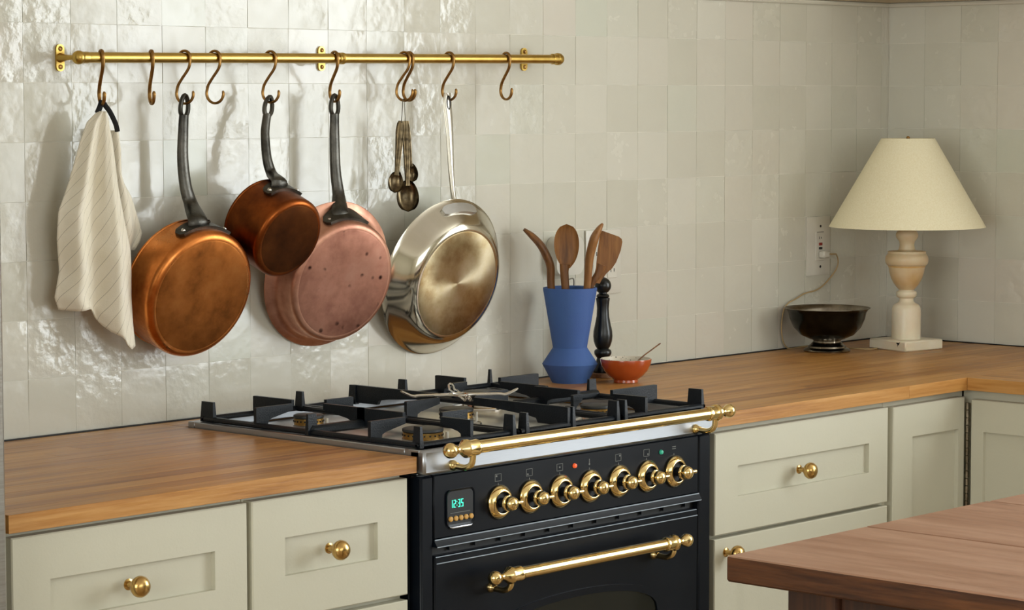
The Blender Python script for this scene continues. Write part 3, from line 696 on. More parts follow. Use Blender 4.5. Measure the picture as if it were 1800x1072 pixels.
# ================================================================== hanging rail
RY = -0.055
def rz_(x): return 1.5517+(x-0.073)*0.00755
rail = thing('hanging_rail', 'long satin brass rail screwed to the tiled wall', 'rail', (0.68, 0, 1.556))
xa, xb = 0.080, 1.284
obj('rod', G().cyl((xa, RY, rz_(xa)), (xb, RY, rz_(xb)), 0.0090, 26), 'brass_satin', rail)
obj('end_ball', G().ball((0.0735, RY, rz_(0.073)), 0.0118, 24, 12).lathe([(0.0098, 0), (0.0098, 0.012), (0.0092, 0.014)], 24, (0.080, RY, rz_(0.08)), (1, 0, 0)), 'brass_satin', rail)
obj('end_cap', G().lathe([(0.0092, -0.020), (0.0106, -0.019), (0.0106, -0.008), (0.0122, -0.006), (0.0122, 0.001), (0.0095, 0.0065), (0.005, 0.0085), (0, 0.009)], 26, (1.286, RY, rz_(1.286)), (1, 0, 0)), 'brass_satin', rail)
obj('joint_collar', G().lathe([(0.009, -0.008), (0.0108, -0.007), (0.0108, -0.002), (0.0098, 0), (0.0108, 0.002), (0.0108, 0.007), (0.009, 0.008)], 26, (0.679, RY, rz_(0.679)), (1, 0, 0)), 'brass_satin', rail)
for x in (0.0763, 0.6798, 1.2853-0.045*0):
    x = x if x < 1.2 else 1.2395
    z = rz_(x); hw, hh = 0.0085, 0.023
    xx = x if x > 0.2 else 0.0745
    pl = obj('wall_plate', G().prism(rrect(xx-hw, xx+hw, z-hh, z+hh, 0.0084, 6), fy, -0.0045, -0.0002), 'brass_satin', rail)
    for s_ in (-1, 1):
        obj('screw', G().lathe([(0.0042, 0.0), (0.0042, 0.0012), (0.0026, 0.002), (0, 0.0012)], 12, (xx, -0.0042, z+s_*0.0155), (0, -1, 0)), 'brass_aged', pl)
    obj('bracket_arm', G().lathe([(0.0085, 0.0), (0.0075, 0.004), (0.0055, 0.012), (0.0044, 0.025), (0.0044, 0.052)], 18, (xx, -0.004, z), (0, -1, 0)), 'brass_satin', rail)

# S-hooks: one mesh, turned differently on the rail
def hook_mesh():
    P = []; rt_ = 0.0122; rb = 0.0175; zb = -0.0620
    for k in range(9):
        a = R_(205-k*(205+15)/8); P.append((0, -math.cos(a)*rt_, math.sin(a)*rt_))
    P += [(0, -0.0085, -0.018), (0, 0.004, -0.034), (0, 0.0135, -0.047)]
    for k in range(12):
        a = R_(160+k*(215)/11); P.append((0, -math.cos(a)*rb, zb+math.sin(a)*rb))
    n = len(smooth_path(P, 3)); rad = [0.0016]+[0.0024]*(n-3)+[0.0019, 0.0012]
    g = G().tube(smooth_path(P, 3), rad, 10, sx=1.35, ref=(1, 0, 0)); me = to_mesh('s_hook', g); me.materials.append(MAT['brass_aged']); return me
HM = hook_mesh()
HK = [(0.1214, -24, 'brass S-hook holding the striped towel'), (0.2302, -27, 'empty narrow-turned brass S-hook between the towel hook and the large copper pan'),
      (0.3045, 16, 'brass S-hook holding the large shallow copper pan'), (0.3735, 16, 'empty brass S-hook between the two left copper pans'),
      (0.5055, 14, 'brass S-hook holding the small dark saucepan'), (0.664, -12, 'brass S-hook holding the pinkish copper pan by the rail joint'),
      (0.8460, 16, 'brass S-hook holding the measuring spoons'), (0.8585, -4, 'second brass S-hook beside the one holding the spoons'),
      (0.9680, 4, 'brass S-hook holding the stainless steel skillet'), (1.1300, -8, 'empty brass S-hook nearest the right end of the rail')]
for x, a, lb in HK:
    o = bpy.data.objects.new('s_hook', HM); C.objects.link(o); o.location = (x, RY, rz_(x)); o.rotation_euler = (0, 0, R_(a)); tag(o, lb, 'hook', 'brass S-hooks on the rail')

# ================================================================== pans
def arc_prof(R, D, rb, th, n=7, flare=None):
    """closed pan profile (radius, depth); flare = rim radius for sloping sides"""
    Rr = flare or R
    out = []
    if flare: out += [(Rr+0.0035, 0.0), (Rr+0.004, 0.0012), (Rr+0.0015, 0.0030), (R+(Rr-R)*0.62, D*0.28), (R+(Rr-R)*0.30, D*0.58)]
    else: out += [(R+0.0012, 0), (R+0.0012, 0.003), (R, 0.004), (R, (D-rb)*0.5)]
    for k in range(n+1):
        a = PI/2*k/n; out.append((R-rb+rb*math.cos(a), D-rb+rb*math.sin(a)))
    inner = [(max(r-th, 0), max(d-th*0.6, 0.0)) for r, d in out]; inner[0] = (Rr-th*0.4, 0.0)
    return out, inner
def pan(name, label, cat, loc, tilt, yaw, roll, R, D, rb, mats, handle, group, flare=None, wing=None, hw=None, custom=None):
    t = thing(name, label, cat, loc, (R_(tilt), R_(roll), R_(yaw)), group)
    Mw = Matrix.LocRotScale(Vector(loc), Euler((R_(tilt), R_(roll), R_(yaw))), None); Wi = Mw.inverted(); L = lambda p: Wi @ Vector(p)
    out, inner = arc_prof(R, D, rb, 0.0026, flare=flare)
    if custom: out = custom; inner = [(max(r-0.0026, 0), max(d-0.0016, 0)) for r, d in out]
    obj('body', G().lathe(out+[(max(R-rb-0.001, 0), D)]+[(max(R-rb-0.001, 0), D-0.003)]+inner[::-1], 72, (0, 0, 0), (0, -1, 0), closed=True), mats[0], t, True)
    obj('base', G().lathe([(R-rb+0.0005, D-0.0004), (R-rb-0.003, D+0.0006), (R*0.5, D+0.0008), (0, D+0.0008)], 72, (0, 0, 0), (0, -1, 0)), mats[1], t, True)
    obj('lining', G().lathe([(R-rb, D-0.0036), (0, D-0.0036)], 48, (0, 0, 0), (0, -1, 0)), 'tin', t, True)
    return t, L
def rim_r(flare, R, D, dd):
    return R if not flare else R+(flare-R)*max(0.0, 1-dd/(D*0.45))**1.8
def iron_handle(t, L, path, widths, thick, R, D, ang, half, flare=None, d0=0.012, dm=0.03):
    P = [L(p) for p in path]
    rr0 = rim_r(flare, R, D, dm); ah = ang-R_(4); fc = Vector((math.sin(ah)*rr0, -dm+0.006, math.cos(ah)*rr0))
    P += [fc+Vector((math.sin(ah), 0, math.cos(ah)))*0.011+Vector((0, 0.004, 0)), fc]
    sp = smooth_path(P, 5); n = len(sp)
    W = lerpl(widths, n); T = lerpl(thick, n)
    h = obj('handle', G().tube(sp, T, 14, sx=[w/t_ for w, t_ in zip(W, T)], ref=(1, 0, 0)), 'cast_iron', t, True)
    # eye loop at the tip
    tip, nxt = sp[0], sp[3]; d = (tip-nxt).normalized(); side = Vector((1, 0, 0)); side = (side-d*side.dot(d)).normalized()
    lp = []
    for k in range(20):
        a = 2*PI*k/20; lp.append(tip+d*(0.0155+0.0190*math.cos(a))+side*(0.0085*math.sin(a))*(1.0-0.25*math.cos(a)))
    obj('eye', G().tube(lp, 0.0036, 8, closed=True, sx=1.3, ref=d.cross(side)), 'cast_iron', h, True)
    # riveted flange following the wall of the pan
    g = G(); N = 18; rows = []
    for k in range(N+1):
        u = -1+2*k/N; a = ang+half*u
        bul = 1-u*u; da = dm-(0.008+0.012*bul**0.8); db = dm+0.012-0.002*bul+0.001*abs(u)
        if abs(u) > 0.93: da, db = dm-0.0045, dm+0.0075
        row = []
        for dd in (da, db):
            rr = rim_r(flare, R, D, dd)
            row.append([Vector((math.sin(a)*(rr+q), -dd, math.cos(a)*(rr+q))) for q in (-0.0005, 0.0056)])
        rows.append(row)
    vs = []; fs = []
    for k, row in enumerate(rows):
        vs += [row[0][0], row[0][1], row[1][1], row[1][0]]
        if k:
            o1, o2 = (k-1)*4, k*4
            for q in range(4): fs.append((o1+q, o1+(q+1) % 4, o2+(q+1) % 4, o2+q))
    fs += [(0, 1, 2, 3), (N*4, N*4+1, N*4+2, N*4+3)]
    g.add(vs, fs); fl = obj('flange', g, 'cast_iron', t, True)
    for u in (-0.78, 0.78):
        a = ang+half*u; rr = rim_r(flare, R, D, dm)+0.0052
        nv = Vector((math.sin(a), 0, math.cos(a))); obj('rivet', G().lathe([(0.0044, -0.001), (0.0044, 0.0006), (0.003, 0.0024), (0, 0.003)], 12, nv*rr+Vector((0, -dm-0.001, 0)), nv), 'chrome', fl, True)
    return h
PG = 'pans hanging from the brass rail'
def rnd_(R, D, rb, n=7): return [(R-rb+rb*math.cos(PI/2*k/n), D-rb+rb*math.sin(PI/2*k/n)) for k in range(n+1)]
t, L = pan('copper_pan', 'large shallow orange copper pan hanging next to the towel', 'pan', (0.2946, -0.040, 1.1610), 17, 0, 0, 0.1165, 0.070, 0.014, ('copper_bright', 'copper_bottom'), None, PG)
iron_handle(t, L, [(0.3008, -0.056, 1.4545), (0.3004, -0.054, 1.4264), (0.3004, -0.052, 1.3768), (0.3036, -0.056, 1.3272), (0.3090, -0.064, 1.2970)], [0.0098, 0.0105, 0.0115, 0.0125, 0.0145, 0.020, 0.027], [0.0060, 0.0064, 0.0072, 0.0080, 0.0088, 0.0085, 0.007], 0.1165, 0.07, R_(0.5), R_(29), dm=0.040)
t, L = pan('copper_saucepan', 'small deep dark brown copper saucepan', 'saucepan', (0.4640, -0.063, 1.2680), 22, 0, 0, 0.0755, 0.092, 0.010, ('copper_dark', 'copper_darkbottom'), None, PG)
iron_handle(t, L, [(0.4958, -0.056, 1.4545), (0.4880, -0.060, 1.4345), (0.4830, -0.064, 1.4150), (0.4790, -0.073, 1.3750), (0.4830, -0.081, 1.3480)], [0.0085, 0.0088, 0.0092, 0.0100, 0.0115, 0.016, 0.021], [0.0055, 0.0058, 0.0062, 0.0068, 0.0074, 0.007, 0.006], 0.0755, 0.092, R_(2), R_(31), dm=0.040)
t, L = pan('copper_frying_pan', 'pinkish copper frying pan with dark-spotted base between saucepan and skillet', 'pan', (0.6509, -0.043, 1.1582), 15, -6, 0, 0.1155, 0.055, 0.012, ('copper_pink', 'copper_pinkbottom'), None, PG, flare=0.1395, custom=[(0.1405, 0.0), (0.1410, 0.0012), (0.1400, 0.0022), (0.1300, 0.0052), (0.1225, 0.0085), (0.1190, 0.0135), (0.1170, 0.0240)]+rnd_(0.1155, 0.055, 0.012))
iron_handle(t, L, [(0.6622, -0.056, 1.4545), (0.6619, -0.056, 1.4343), (0.6616, -0.056, 1.4123), (0.6628, -0.057, 1.3494), (0.6636, -0.064, 1.3050)], [0.0096, 0.0098, 0.0104, 0.0112, 0.0128, 0.018, 0.025], [0.0060, 0.0062, 0.0068, 0.0074, 0.0082, 0.008, 0.007], 0.1155, 0.055, R_(1.5), R_(24), flare=0.1395, dm=0.028)
# stainless skillet
SKL = (0.9543, -0.044, 1.1375)
t, L = pan('steel_skillet', 'wide stainless steel skillet with browned base at the right of the pans', 'skillet', SKL, 14, 0, 0, 0.1190, 0.046, 0.0135, ('steel_polished', 'steel_disc'), None, PG, flare=0.1535, custom=[(0.1560, 0.0), (0.1568, 0.0014), (0.1540, 0.0030), (0.1490, 0.0085), (0.1425, 0.0160), (0.1355, 0.0240), (0.1290, 0.0315), (0.1235, 0.0375), (0.1175, 0.0425), (0.1115, 0.0452), (0.1060, 0.0460)])
hp = [L(p) for p in ((0.9625, -0.055, 1.4930), (0.9618, -0.056, 1.4700), (0.9630, -0.060, 1.4198), (0.9604, -0.067, 1.3432), (0.9590, -0.073, 1.2990), (0.9588, -0.078, 1.2830))]
sp = smooth_path(hp, 6); n_ = len(sp)
W = lerpl([0.0085, 0.0115, 0.0105, 0.0082, 0.0062, 0.0052, 0.0060], n_); T = lerpl([0.0025, 0.0034, 0.0040, 0.0042, 0.0044, 0.0046, 0.0040], n_)
h = obj('handle', G().tube(sp, T, 14, sx=[a/b for a, b in zip(W, T)], ref=(1, 0, 0)), 'steel_handle', t, True)
e0, e1 = sp[2], sp[7]; dd = (e1-e0).normalized()
nf = Vector((0, -1, 0))
obj('eye', G().tube([e0+dd*0.013+dd*0.013*math.cos(2*PI*k/16)+Vector((1, 0, 0))*0.0042*math.sin(2*PI*k/16)+nf*0.0036 for k in range(16)], 0.0012, 6, closed=True), 'plastic_black', h, True)
# riveted handle plate on the sloping side
g = G(); N = 14; rows = []
for k in range(N+1):
    u = -1+2*k/N; a = R_(-0.5)+R_(18)*u; rnd = 0.0 if abs(u) < 0.8 else (abs(u)-0.8)*0.018
    row = []
    for dd_ in (0.010+rnd, 0.025-rnd):
        rr = 0.1564-0.88*dd_
        row.append([Vector((math.sin(a)*(rr+q), -dd_-q*0.5, math.cos(a)*(rr+q))) for q in (-0.001, 0.0052)])
    rows.append(row)
vs = []; fs = []
for k, row in enumerate(rows):
    vs += [row[0][0], row[0][1], row[1][1], row[1][0]]
    if k:
        for q in range(4): fs.append(((k-1)*4+q, (k-1)*4+(q+1) % 4, k*4+(q+1) % 4, k*4+q))
fs += [(0, 1, 2, 3), (N*4, N*4+1, N*4+2, N*4+3)]
fl = obj('handle_plate', G().add(vs, fs), 'steel_well', t, True)
for u in (-0.74, 0.74):
    a = R_(-0.5)+R_(18)*u; nv = Vector((math.sin(a)*0.7, -0.7, math.cos(a)*0.7)); rr = 0.1446
    obj('rivet', G().lathe([(0.0034, -0.001), (0.0034, 0.0004), (0.0022, 0.0016), (0, 0.002)], 12, Vector((math.sin(a)*rr, -0.0175, math.cos(a)*rr)), nv), 'dark_silver', fl, True)

# ================================================================== towel
def poly_at(P, s):
    d = [0]
    for a, b in zip(P, P[1:]): d.append(d[-1]+math.hypot(b[0]-a[0], b[1]-a[1]))
    x = s*d[-1]
    for i in range(len(P)-1):
        if x <= d[i+1] or i == len(P)-2:
            f = (x-d[i])/max(d[i+1]-d[i], 1e-9); return (P[i][0]+(P[i+1][0]-P[i][0])*f, P[i][1]+(P[i+1][1]-P[i][1])*f)
def coons(T_, B, Lf, Rg, nu, nv, depth, fwd=0.0):
    rows = []; uv = []
    c00, c10, c01, c11 = T_[0], T_[-1], B[0], B[-1]
    for j in range(nv+1):
        v = j/nv; l, r = poly_at(Lf, v), poly_at(Rg, v); row = []
        for i in range(nu+1):
            u = i/nu; tp, bt = poly_at(T_, u), poly_at(B, u)
            p = [(1-v)*tp[k]+v*bt[k]+(1-u)*l[k]+u*r[k]-((1-u)*(1-v)*c00[k]+u*(1-v)*c10[k]+(1-u)*v*c01[k]+u*v*c11[k]) for k in (0, 1)]
            sh_ = fwd*u*min(1, v*1.5); row.append((p[0]-0.52*sh_, depth(u, v)-sh_, p[1]+0.03*sh_)); uv.append((u, v))
        rows.append(row)
    return rows, uv
def cloth(name, rows, uv, mat, parent, thick=0.0022):
    g = G().grid(rows); off = ORG[parent.name]; me = bpy.data.meshes.new(name); o_ = Vector(off)
    me.from_pydata([tuple(Vector(v)-o_) for v in g.v], [], g.f); me.shade_smooth()
    ul = me.uv_layers.new(name='UVMap')
    for lp in me.loops: ul.data[lp.index].uv = uv[lp.vertex_index]
    me.materials.append(MAT[mat]); o = bpy.data.objects.new(name, me); C.objects.link(o); o.parent = parent; ORG[o.name] = off
    m = o.modifiers.new('thickness', 'SOLIDIFY'); m.thickness = thick; m.offset = 0
    return o
towel = thing('kitchen_towel', 'cream linen towel with thin dark stripes hanging at the left of the rail', 'towel', (0.12, -0.05, 1.46))
TL = [(0.114, 1.461), (0.0915, 1.4429), (0.0775, 1.4096), (0.0572, 1.3431), (0.037, 1.2941), (0.035, 1.2483), (0.0415, 1.1925), (0.033, 1.1481), (0.0423, 1.1274)]
TR = [(0.1275, 1.4609), (0.1400, 1.440), (0.1480, 1.4089), (0.1610, 1.3312), (0.1730, 1.2772), (0.1850, 1.223), (0.1860, 1.1447), (0.1900, 1.0954), (0.1953, 1.0584)]
TB = [(0.0423, 1.1274), (0.0697, 1.1252), (0.0963, 1.1274), (0.1119, 1.109), (0.136, 1.086), (0.1544, 1.075), (0.1666, 1.0623), (0.1827, 1.0533), (0.1953, 1.0584)]
def dep(u, v):
    amp = 0.006+0.012*min(1, v*2.2)
    f = math.sin(2*PI*(u*1.8+0.02)-0.6*v)*(1-0.55*max(0, u-0.45))+0.18*math.sin(2*PI*(u*5.1+0.3)+v*2)*(1-v*0.7)+0.40*math.sin(2*PI*(u*4.3+0.35)+0.8*v)*max(0.0, 1-u*1.5)
    roll = -0.010*(1-abs(2*u-1)**3)
    return -0.047-amp*0.55*f+roll+0.012*v-0.004*max(0.0, 1-v*3)
rows, uv = coons([(0.114, 1.461), (0.1275, 1.4609)], TB, TL, TR, 46, 60, dep, 0.045); cloth('cloth', rows, uv, 'towel_stripe', towel)
BT = [(0.1430, 1.4285), (0.1705, 1.4286)]
BL = [(0.1430, 1.4285), (0.150, 1.34), (0.160, 1.27), (0.170, 1.2214)]; BR = [(0.1705, 1.4286), (0.1774, 1.3964), (0.1800, 1.3500), (0.2038, 1.3143), (0.2179, 1.27), (0.2226, 1.2501), (0.2173, 1.2355), (0.2050, 1.2214)]
rows, uv = coons(BT, [(0.170, 1.2214), (0.2050, 1.2214)], BL, BR, 16, 26, lambda u, v: -0.032-0.010*math.sin(PI*u)+0.006*math.sin(7*u+3*v))
cloth('back_fold', rows, uv, 'towel_stripe_back', towel)
g = G()
g.tube(smooth_path([(0.1212, -0.055, 1.4800), (0.1170, -0.056, 1.4700), (0.1120, -0.054, 1.4580)], 4), 0.0012, 8, sx=4.0, ref=(0.8, -0.6, 0))
g.tube(smooth_path([(0.1212, -0.055, 1.4800), (0.1270, -0.058, 1.4700), (0.1330, -0.062, 1.4600), (0.1430, -0.064, 1.4400), (0.1500, -0.060, 1.4270)], 4), 0.0012, 8, sx=3.6, ref=(0.8, -0.6, 0))
obj('hanging_loop', g, 'tape_black', towel)

# ================================================================== measuring spoons
def spoon(label, base, tip, top, rw, rl, yaw):
    """tip = centre of the bowl, top = upper end of the handle"""
    t = thing('measuring_spoon', label, 'spoon', top, group='measuring spoons on a wire ring')
    P0, P1 = Vector(top), Vector(tip); d = (P1-P0).normalized()
    n = Vector((-0.62, -0.78, 0)).normalized(); n = (n-d*n.dot(d)).normalized(); s_ = d.cross(n)
    end = P1-d*rl
    path = [P0, P0+d*0.02, P0+(end-P0)*0.45, P0+(end-P0)*0.8, end, P1-d*rl*0.6]
    sp_ = smooth_path(path, 4); k = len(sp_)
    W_ = lerpl([0.0055, 0.0078, 0.0074, 0.0062, 0.0050, 0.0042, 0.0055], k)
    obj('handle', G().tube(sp_, 0.0017, 10, sx=[w/0.0017 for w in W_], ref=s_), 'dark_silver', t)
    rows_ = []
    for i in range(13):
        v = -1+2*i/12; w = math.sqrt(max(0, 1-v*v))**(1.0)*(1+0.12*v)
        row = []
        for j in range(9):
            u = -1+2*j/8; x = u*w*rw; q = max(0, 1-(u*w)**2*0.95-v*v*0.95)
            row.append(P1+d*v*rl+s_*x-n*(0.62*rw*math.sqrt(q) if q > 0 else 0)+n*0.001)
        rows_.append(row)
    inv = [[p+n*0.0014 for p in r] for r in rows_]
    obj('bowl', G().grid(rows_).grid(inv), 'dark_silver', t)
    return t
S0 = (0.836, -0.060, 1.443)
spoon('tarnished medium measuring spoon hanging at the left of the spoon bunch', None, (0.8165, -0.060, 1.3250), (0.8320, -0.060, 1.4400), 0.0145, 0.0210, 0)
spoon('large tarnished measuring spoon hanging lowest in the bunch', None, (0.8425, -0.066, 1.2985), (0.8400, -0.064, 1.4400), 0.0212, 0.0310, 0)
spoon('small tarnished measuring spoon hanging at the right of the bunch', None, (0.8600, -0.058, 1.3420), (0.8450, -0.058, 1.4330), 0.0128, 0.0190, 0)
spoon('tarnished measuring spoon hidden behind the large one in the bunch', None, (0.8330, -0.047, 1.3350), (0.8390, -0.050, 1.4370), 0.0085, 0.0125, 0)
g = G(); g.tube(smooth_path([(0.8440, -0.0565, 1.4805), (0.8385, -0.058, 1.4790), (0.8320, -0.062, 1.4520), (0.8310, -0.062, 1.4380), (0.8400, -0.059, 1.4330), (0.8460, -0.057, 1.4420), (0.8460, -0.056, 1.4560), (0.8450, -0.0565, 1.4790)], 4), 0.0009, 6, closed=True)
mesh_thing('wire_ring', g, 'wire_grey', (0.842, -0.058, 1.46), 'thin wire loop carrying the bunch of measuring spoons', 'wire')

# ================================================================== vase with wooden tools, mill, little bowl
VX, VY = 1.268, -0.1015
def turned(name, label, cat, x, y, prof, mat, z=CT, n=40, group=None):
    return mesh_thing(name, G().lathe(prof, n, (x, y, z)), mat, (x, y, z), label, cat, group)
turned('utensil_vase', 'matte blue angular vase holding the wooden cooking tools', 'vase', VX, VY,
       [(0, 0), (0.0365, 0), (0.0372, 0.002), (0.0556, 0.0365), (0.0560, 0.0378), (0.0345, 0.0705), (0.0545, 0.1885), (0.0545, 0.1910), (0.0525, 0.1918), (0.0500, 0.1900), (0.0310, 0.075), (0.0310, 0.070), (0.030, 0.008), (0, 0.008)], 'vase_blue', n=48)
def bar_tool(name, label, path, w, t, ref, blade=None):
    sp_ = smooth_path(path, 6); k = len(sp_); W_ = lerpl(w, k); T_ = lerpl(t, k)
    return mesh_thing(name, G().tube(sp_, T_, 14, sx=[a/b for a, b in zip(W_, T_)], ref=ref), 'spoon_wood', tuple(path[0]), label, 'utensil', 'wooden tools in the blue vase', 60)
view = Vector((0.74, 0.67, 0)).normalized(); side = Vector((0.67, -0.74, 0)).normalized()
def vq(a, z, d=0.0): return tuple(Vector((VX, VY, z))+side*a+view*d)
bar_tool('wooden_spoon', 'edge-on wooden spoon leaning left out of the blue vase', [vq(-0.010, CT+0.012), vq(-0.024, 1.02), vq(-0.0375, 1.0995), vq(-0.0390, 1.1430), vq(-0.0480, 1.1680), vq(-0.0600, 1.1890), vq(-0.0770, 1.2070), vq(-0.0930, 1.2200)], [0.0058, 0.0064, 0.0076, 0.0084, 0.0084, 0.0078, 0.0066, 0.0030], [0.0062, 0.0064, 0.0066, 0.010, 0.017, 0.022, 0.020, 0.008], tuple(side))
# face-on spoon: flat oval bowl
t = thing('wooden_spoon', 'wooden spoon with oval bowl facing forward in the blue vase', 'utensil', vq(0.004, CT+0.012, -0.008), group='wooden tools in the blue vase')
pth = smooth_path([vq(0.004, CT+0.012, -0.008), vq(-0.004, 1.05, -0.01), vq(-0.0090, 1.10, -0.012), vq(-0.0115, 1.135, -0.012), vq(-0.0105, 1.150, -0.012)], 6)
obj('handle', G().tube(pth, lerpl([0.006, 0.0064, 0.0070, 0.0066, 0.0060], len(pth)), 12, sx=lerpl([1, 1.05, 1.15, 1.3, 1.8], len(pth)), ref=tuple(side)), 'spoon_wood', t)
cb = Vector(vq(-0.0070, 1.1865, -0.012)); rows_ = []; rows2 = []
for i in range(17):
    v = -1+2*i/16; w = 0.0250*math.sqrt(max(0, 1-v*v))*(1+0.10*v)+(0.0065 if v < -0.9 else 0)
    rr_ = []; r2 = []
    for j in range(11):
        u = -1+2*j/10; q = max(0, 1-u*u)*max(0, 1-v*v)
        p = cb+side*u*w+Vector((0, 0, 0.0445*v)); rr_.append(p+view*(0.007*math.sqrt(q)-0.002)); r2.append(p+view*(0.014*math.sqrt(q)+0.002))
    rows_.append(rr_); rows2.append(r2)
g = G().grid(rows_).grid(rows2); m_, k_ = 17, 11
for i in range(m_-1):
    for j in (0, k_-1): a = i*k_+j; b = a+k_; g.f.append((a, b, b+m_*k_, a+m_*k_))
obj('bowl', g, 'spoon_wood', t, angle=70)
bar_tool('wooden_spoon', 'edge-on curved wooden spoon in front of the flat turner', [vq(0.014, CT+0.012, -0.004), vq(0.022, 1.01, -0.01), vq(0.0340, 1.102, -0.016), vq(0.0385, 1.1600, -0.016), vq(0.0480, 1.2000, -0.016), vq(0.0575, 1.2200, -0.016), vq(0.0655, 1.2320, -0.016)], [0.0060, 0.0064, 0.0072, 0.0086, 0.0094, 0.0064, 0.002], [0.006, 0.0064, 0.007, 0.016, 0.022, 0.015, 0.004], tuple(side))
# flat turner
t = thing('wooden_turner', 'flat slanted wooden turner at the right of the blue vase', 'utensil', vq(0.010, CT+0.02, 0.012), group='wooden tools in the blue vase')
pth = smooth_path([vq(0.010, CT+0.02, 0.008), vq(0.0220, 1.02, 0.006), vq(0.0400, 1.1000, 0.004), vq(0.0570, 1.1280, 0.006), vq(0.0650, 1.1480, 0.006)], 5)
obj('handle', G().tube(pth, 0.0052, 12, sx=lerpl([1.0, 1.1, 1.2, 1.6, 2.4], len(pth)), ref=tuple(side)), 'spoon_wood', t)
ou = [(0.0480, 1.1120), (0.0520, 1.1400), (0.0560, 1.1800), (0.0610, 1.2130), (0.0650, 1.2165), (0.0985, 1.2045), (0.1040, 1.2000), (0.1055, 1.1940), (0.1020, 1.1760), (0.0930, 1.1530), (0.0850, 1.1410), (0.0740, 1.1310), (0.0640, 1.1180), (0.0600, 1.1100)]
obj('blade', G().prism(ou, lambda p, q, d: vq(p, q, d), 0.0030, 0.0088), 'spoon_wood', t)

MX, MY = 1.3830, -0.0900
turned('coaster', 'round wooden coaster under the black pepper mill', 'coaster', MX, MY, [(0, 0), (0.0262, 0), (0.0275, 0.0015), (0.0275, 0.0085), (0.0262, 0.0100), (0, 0.0100)], 'coaster_wood')
t = thing('pepper_mill', 'black turned wooden pepper mill behind the blue vase', 'pepper mill', (MX, MY, CT+0.010))
k = CT+0.0102
obj('body', G().lathe([(0, 0), (0.0205, 0), (0.0212, 0.003), (0.0200, 0.012), (0.0140, 0.022), (0.0120, 0.030), (0.0145, 0.033), (0.0172, 0.037), (0.0180, 0.042), (0.0165, 0.046), (0.0120, 0.049), (0.0155, 0.054), (0.0188, 0.064), (0.0200, 0.075), (0.0192, 0.086), (0.0160, 0.100), (0.0130, 0.116), (0.0122, 0.132), (0.0135, 0.146), (0.0143, 0.1505), (0.0143, 0.153), (0.0110, 0.1545), (0, 0.1545)], 36, (MX, MY, k)), 'black_lacquer', t)
obj('head', G().lathe([(0, 0.1545), (0.0125, 0.1548), (0.0138, 0.157), (0.0118, 0.160), (0.0085, 0.162), (0.0085, 0.1645)]+[(0.0172*math.sin(R_(a)), 0.1785-0.0172*math.cos(R_(a))) for a in range(36, 181, 12)], 36, (MX, MY, k)), 'black_lacquer', t)
obj('finial', G().lathe([(0.003, 0.1945), (0.0032, 0.1965), (0.0022, 0.1985), (0, 0.199)], 12, (MX, MY, k)), 'black_lacquer', t)

BX, BY = 1.3400, -0.1880
t = thing('small_bowl', 'small orange glazed bowl beside the blue vase', 'bowl', (BX, BY, CT))
obj('body', G().lathe([(0, 0.002), (0.0225, 0), (0.0250, 0.001), (0.0245, 0.006), (0.0345, 0.013), (0.0440, 0.024), (0.0500, 0.036), (0.0522, 0.0470), (0.0518, 0.0482)], 40, (BX, BY, CT)), 'orange_glaze', t)
obj('inside', G().lathe([(0.0519, 0.0482), (0.0505, 0.0485), (0.0497, 0.0470), (0.0470, 0.036), (0.040, 0.024), (0.030, 0.014), (0, 0.011)], 40, (BX, BY, CT)), 'speckled_glaze', t)
mesh_thing('thin_spoon', G().tube(smooth_path([(BX+0.000, BY+0.004, CT+0.0165), (BX+0.0400, BY-0.006, CT+0.0465), (BX+0.066, BY-0.013, CT+0.062), (BX+0.0880, BY-0.018, CT+0.0740)], 4), [0.0024]+[0.0014]*10+[0.0016, 0.0012], 8), 'spoon_wood', (BX, BY, CT+0.0165), 'thin dark stick resting in the small orange bowl', 'utensil')

# ================================================================== dark pedestal bowl
PX, PY = 2.140, -0.108
t = thing('pedestal_bowl', 'tarnished dark metal pedestal bowl on the worktop by the corner', 'bowl', (PX, PY, CT))
obj('bowl', G().lathe([(0.022, 0.0285), (0.040, 0.0290), (0.060, 0.0380), (0.0760, 0.0550), (0.0850, 0.0750), (0.0880, 0.0890), (0.0925, 0.0960), (0.0975, 0.0985)], 56, (PX, PY, CT)), 'bowl_dark', t)
obj('lining', G().lathe([(0.0975, 0.0985), (0.0970, 0.0994), (0.0915, 0.0972), (0.0865, 0.0890), (0.0830, 0.0750), (0.0740, 0.0560), (0.058, 0.0395), (0.038, 0.0310), (0, 0.0300)], 56, (PX, PY, CT)), 'bowl_inside', t)
obj('foot', G().lathe([(0, 0), (0.0520, 0), (0.0530, 0.003), (0.0505, 0.0065), (0.0440, 0.0095), (0.0425, 0.0130), (0.0370, 0.0160), (0.0355, 0.0190), (0.0320, 0.0215), (0.0310, 0.0250), (0.0350, 0.0290), (0.0, 0.0290)], 56, (PX, PY, CT)), 'bowl_foot', t)

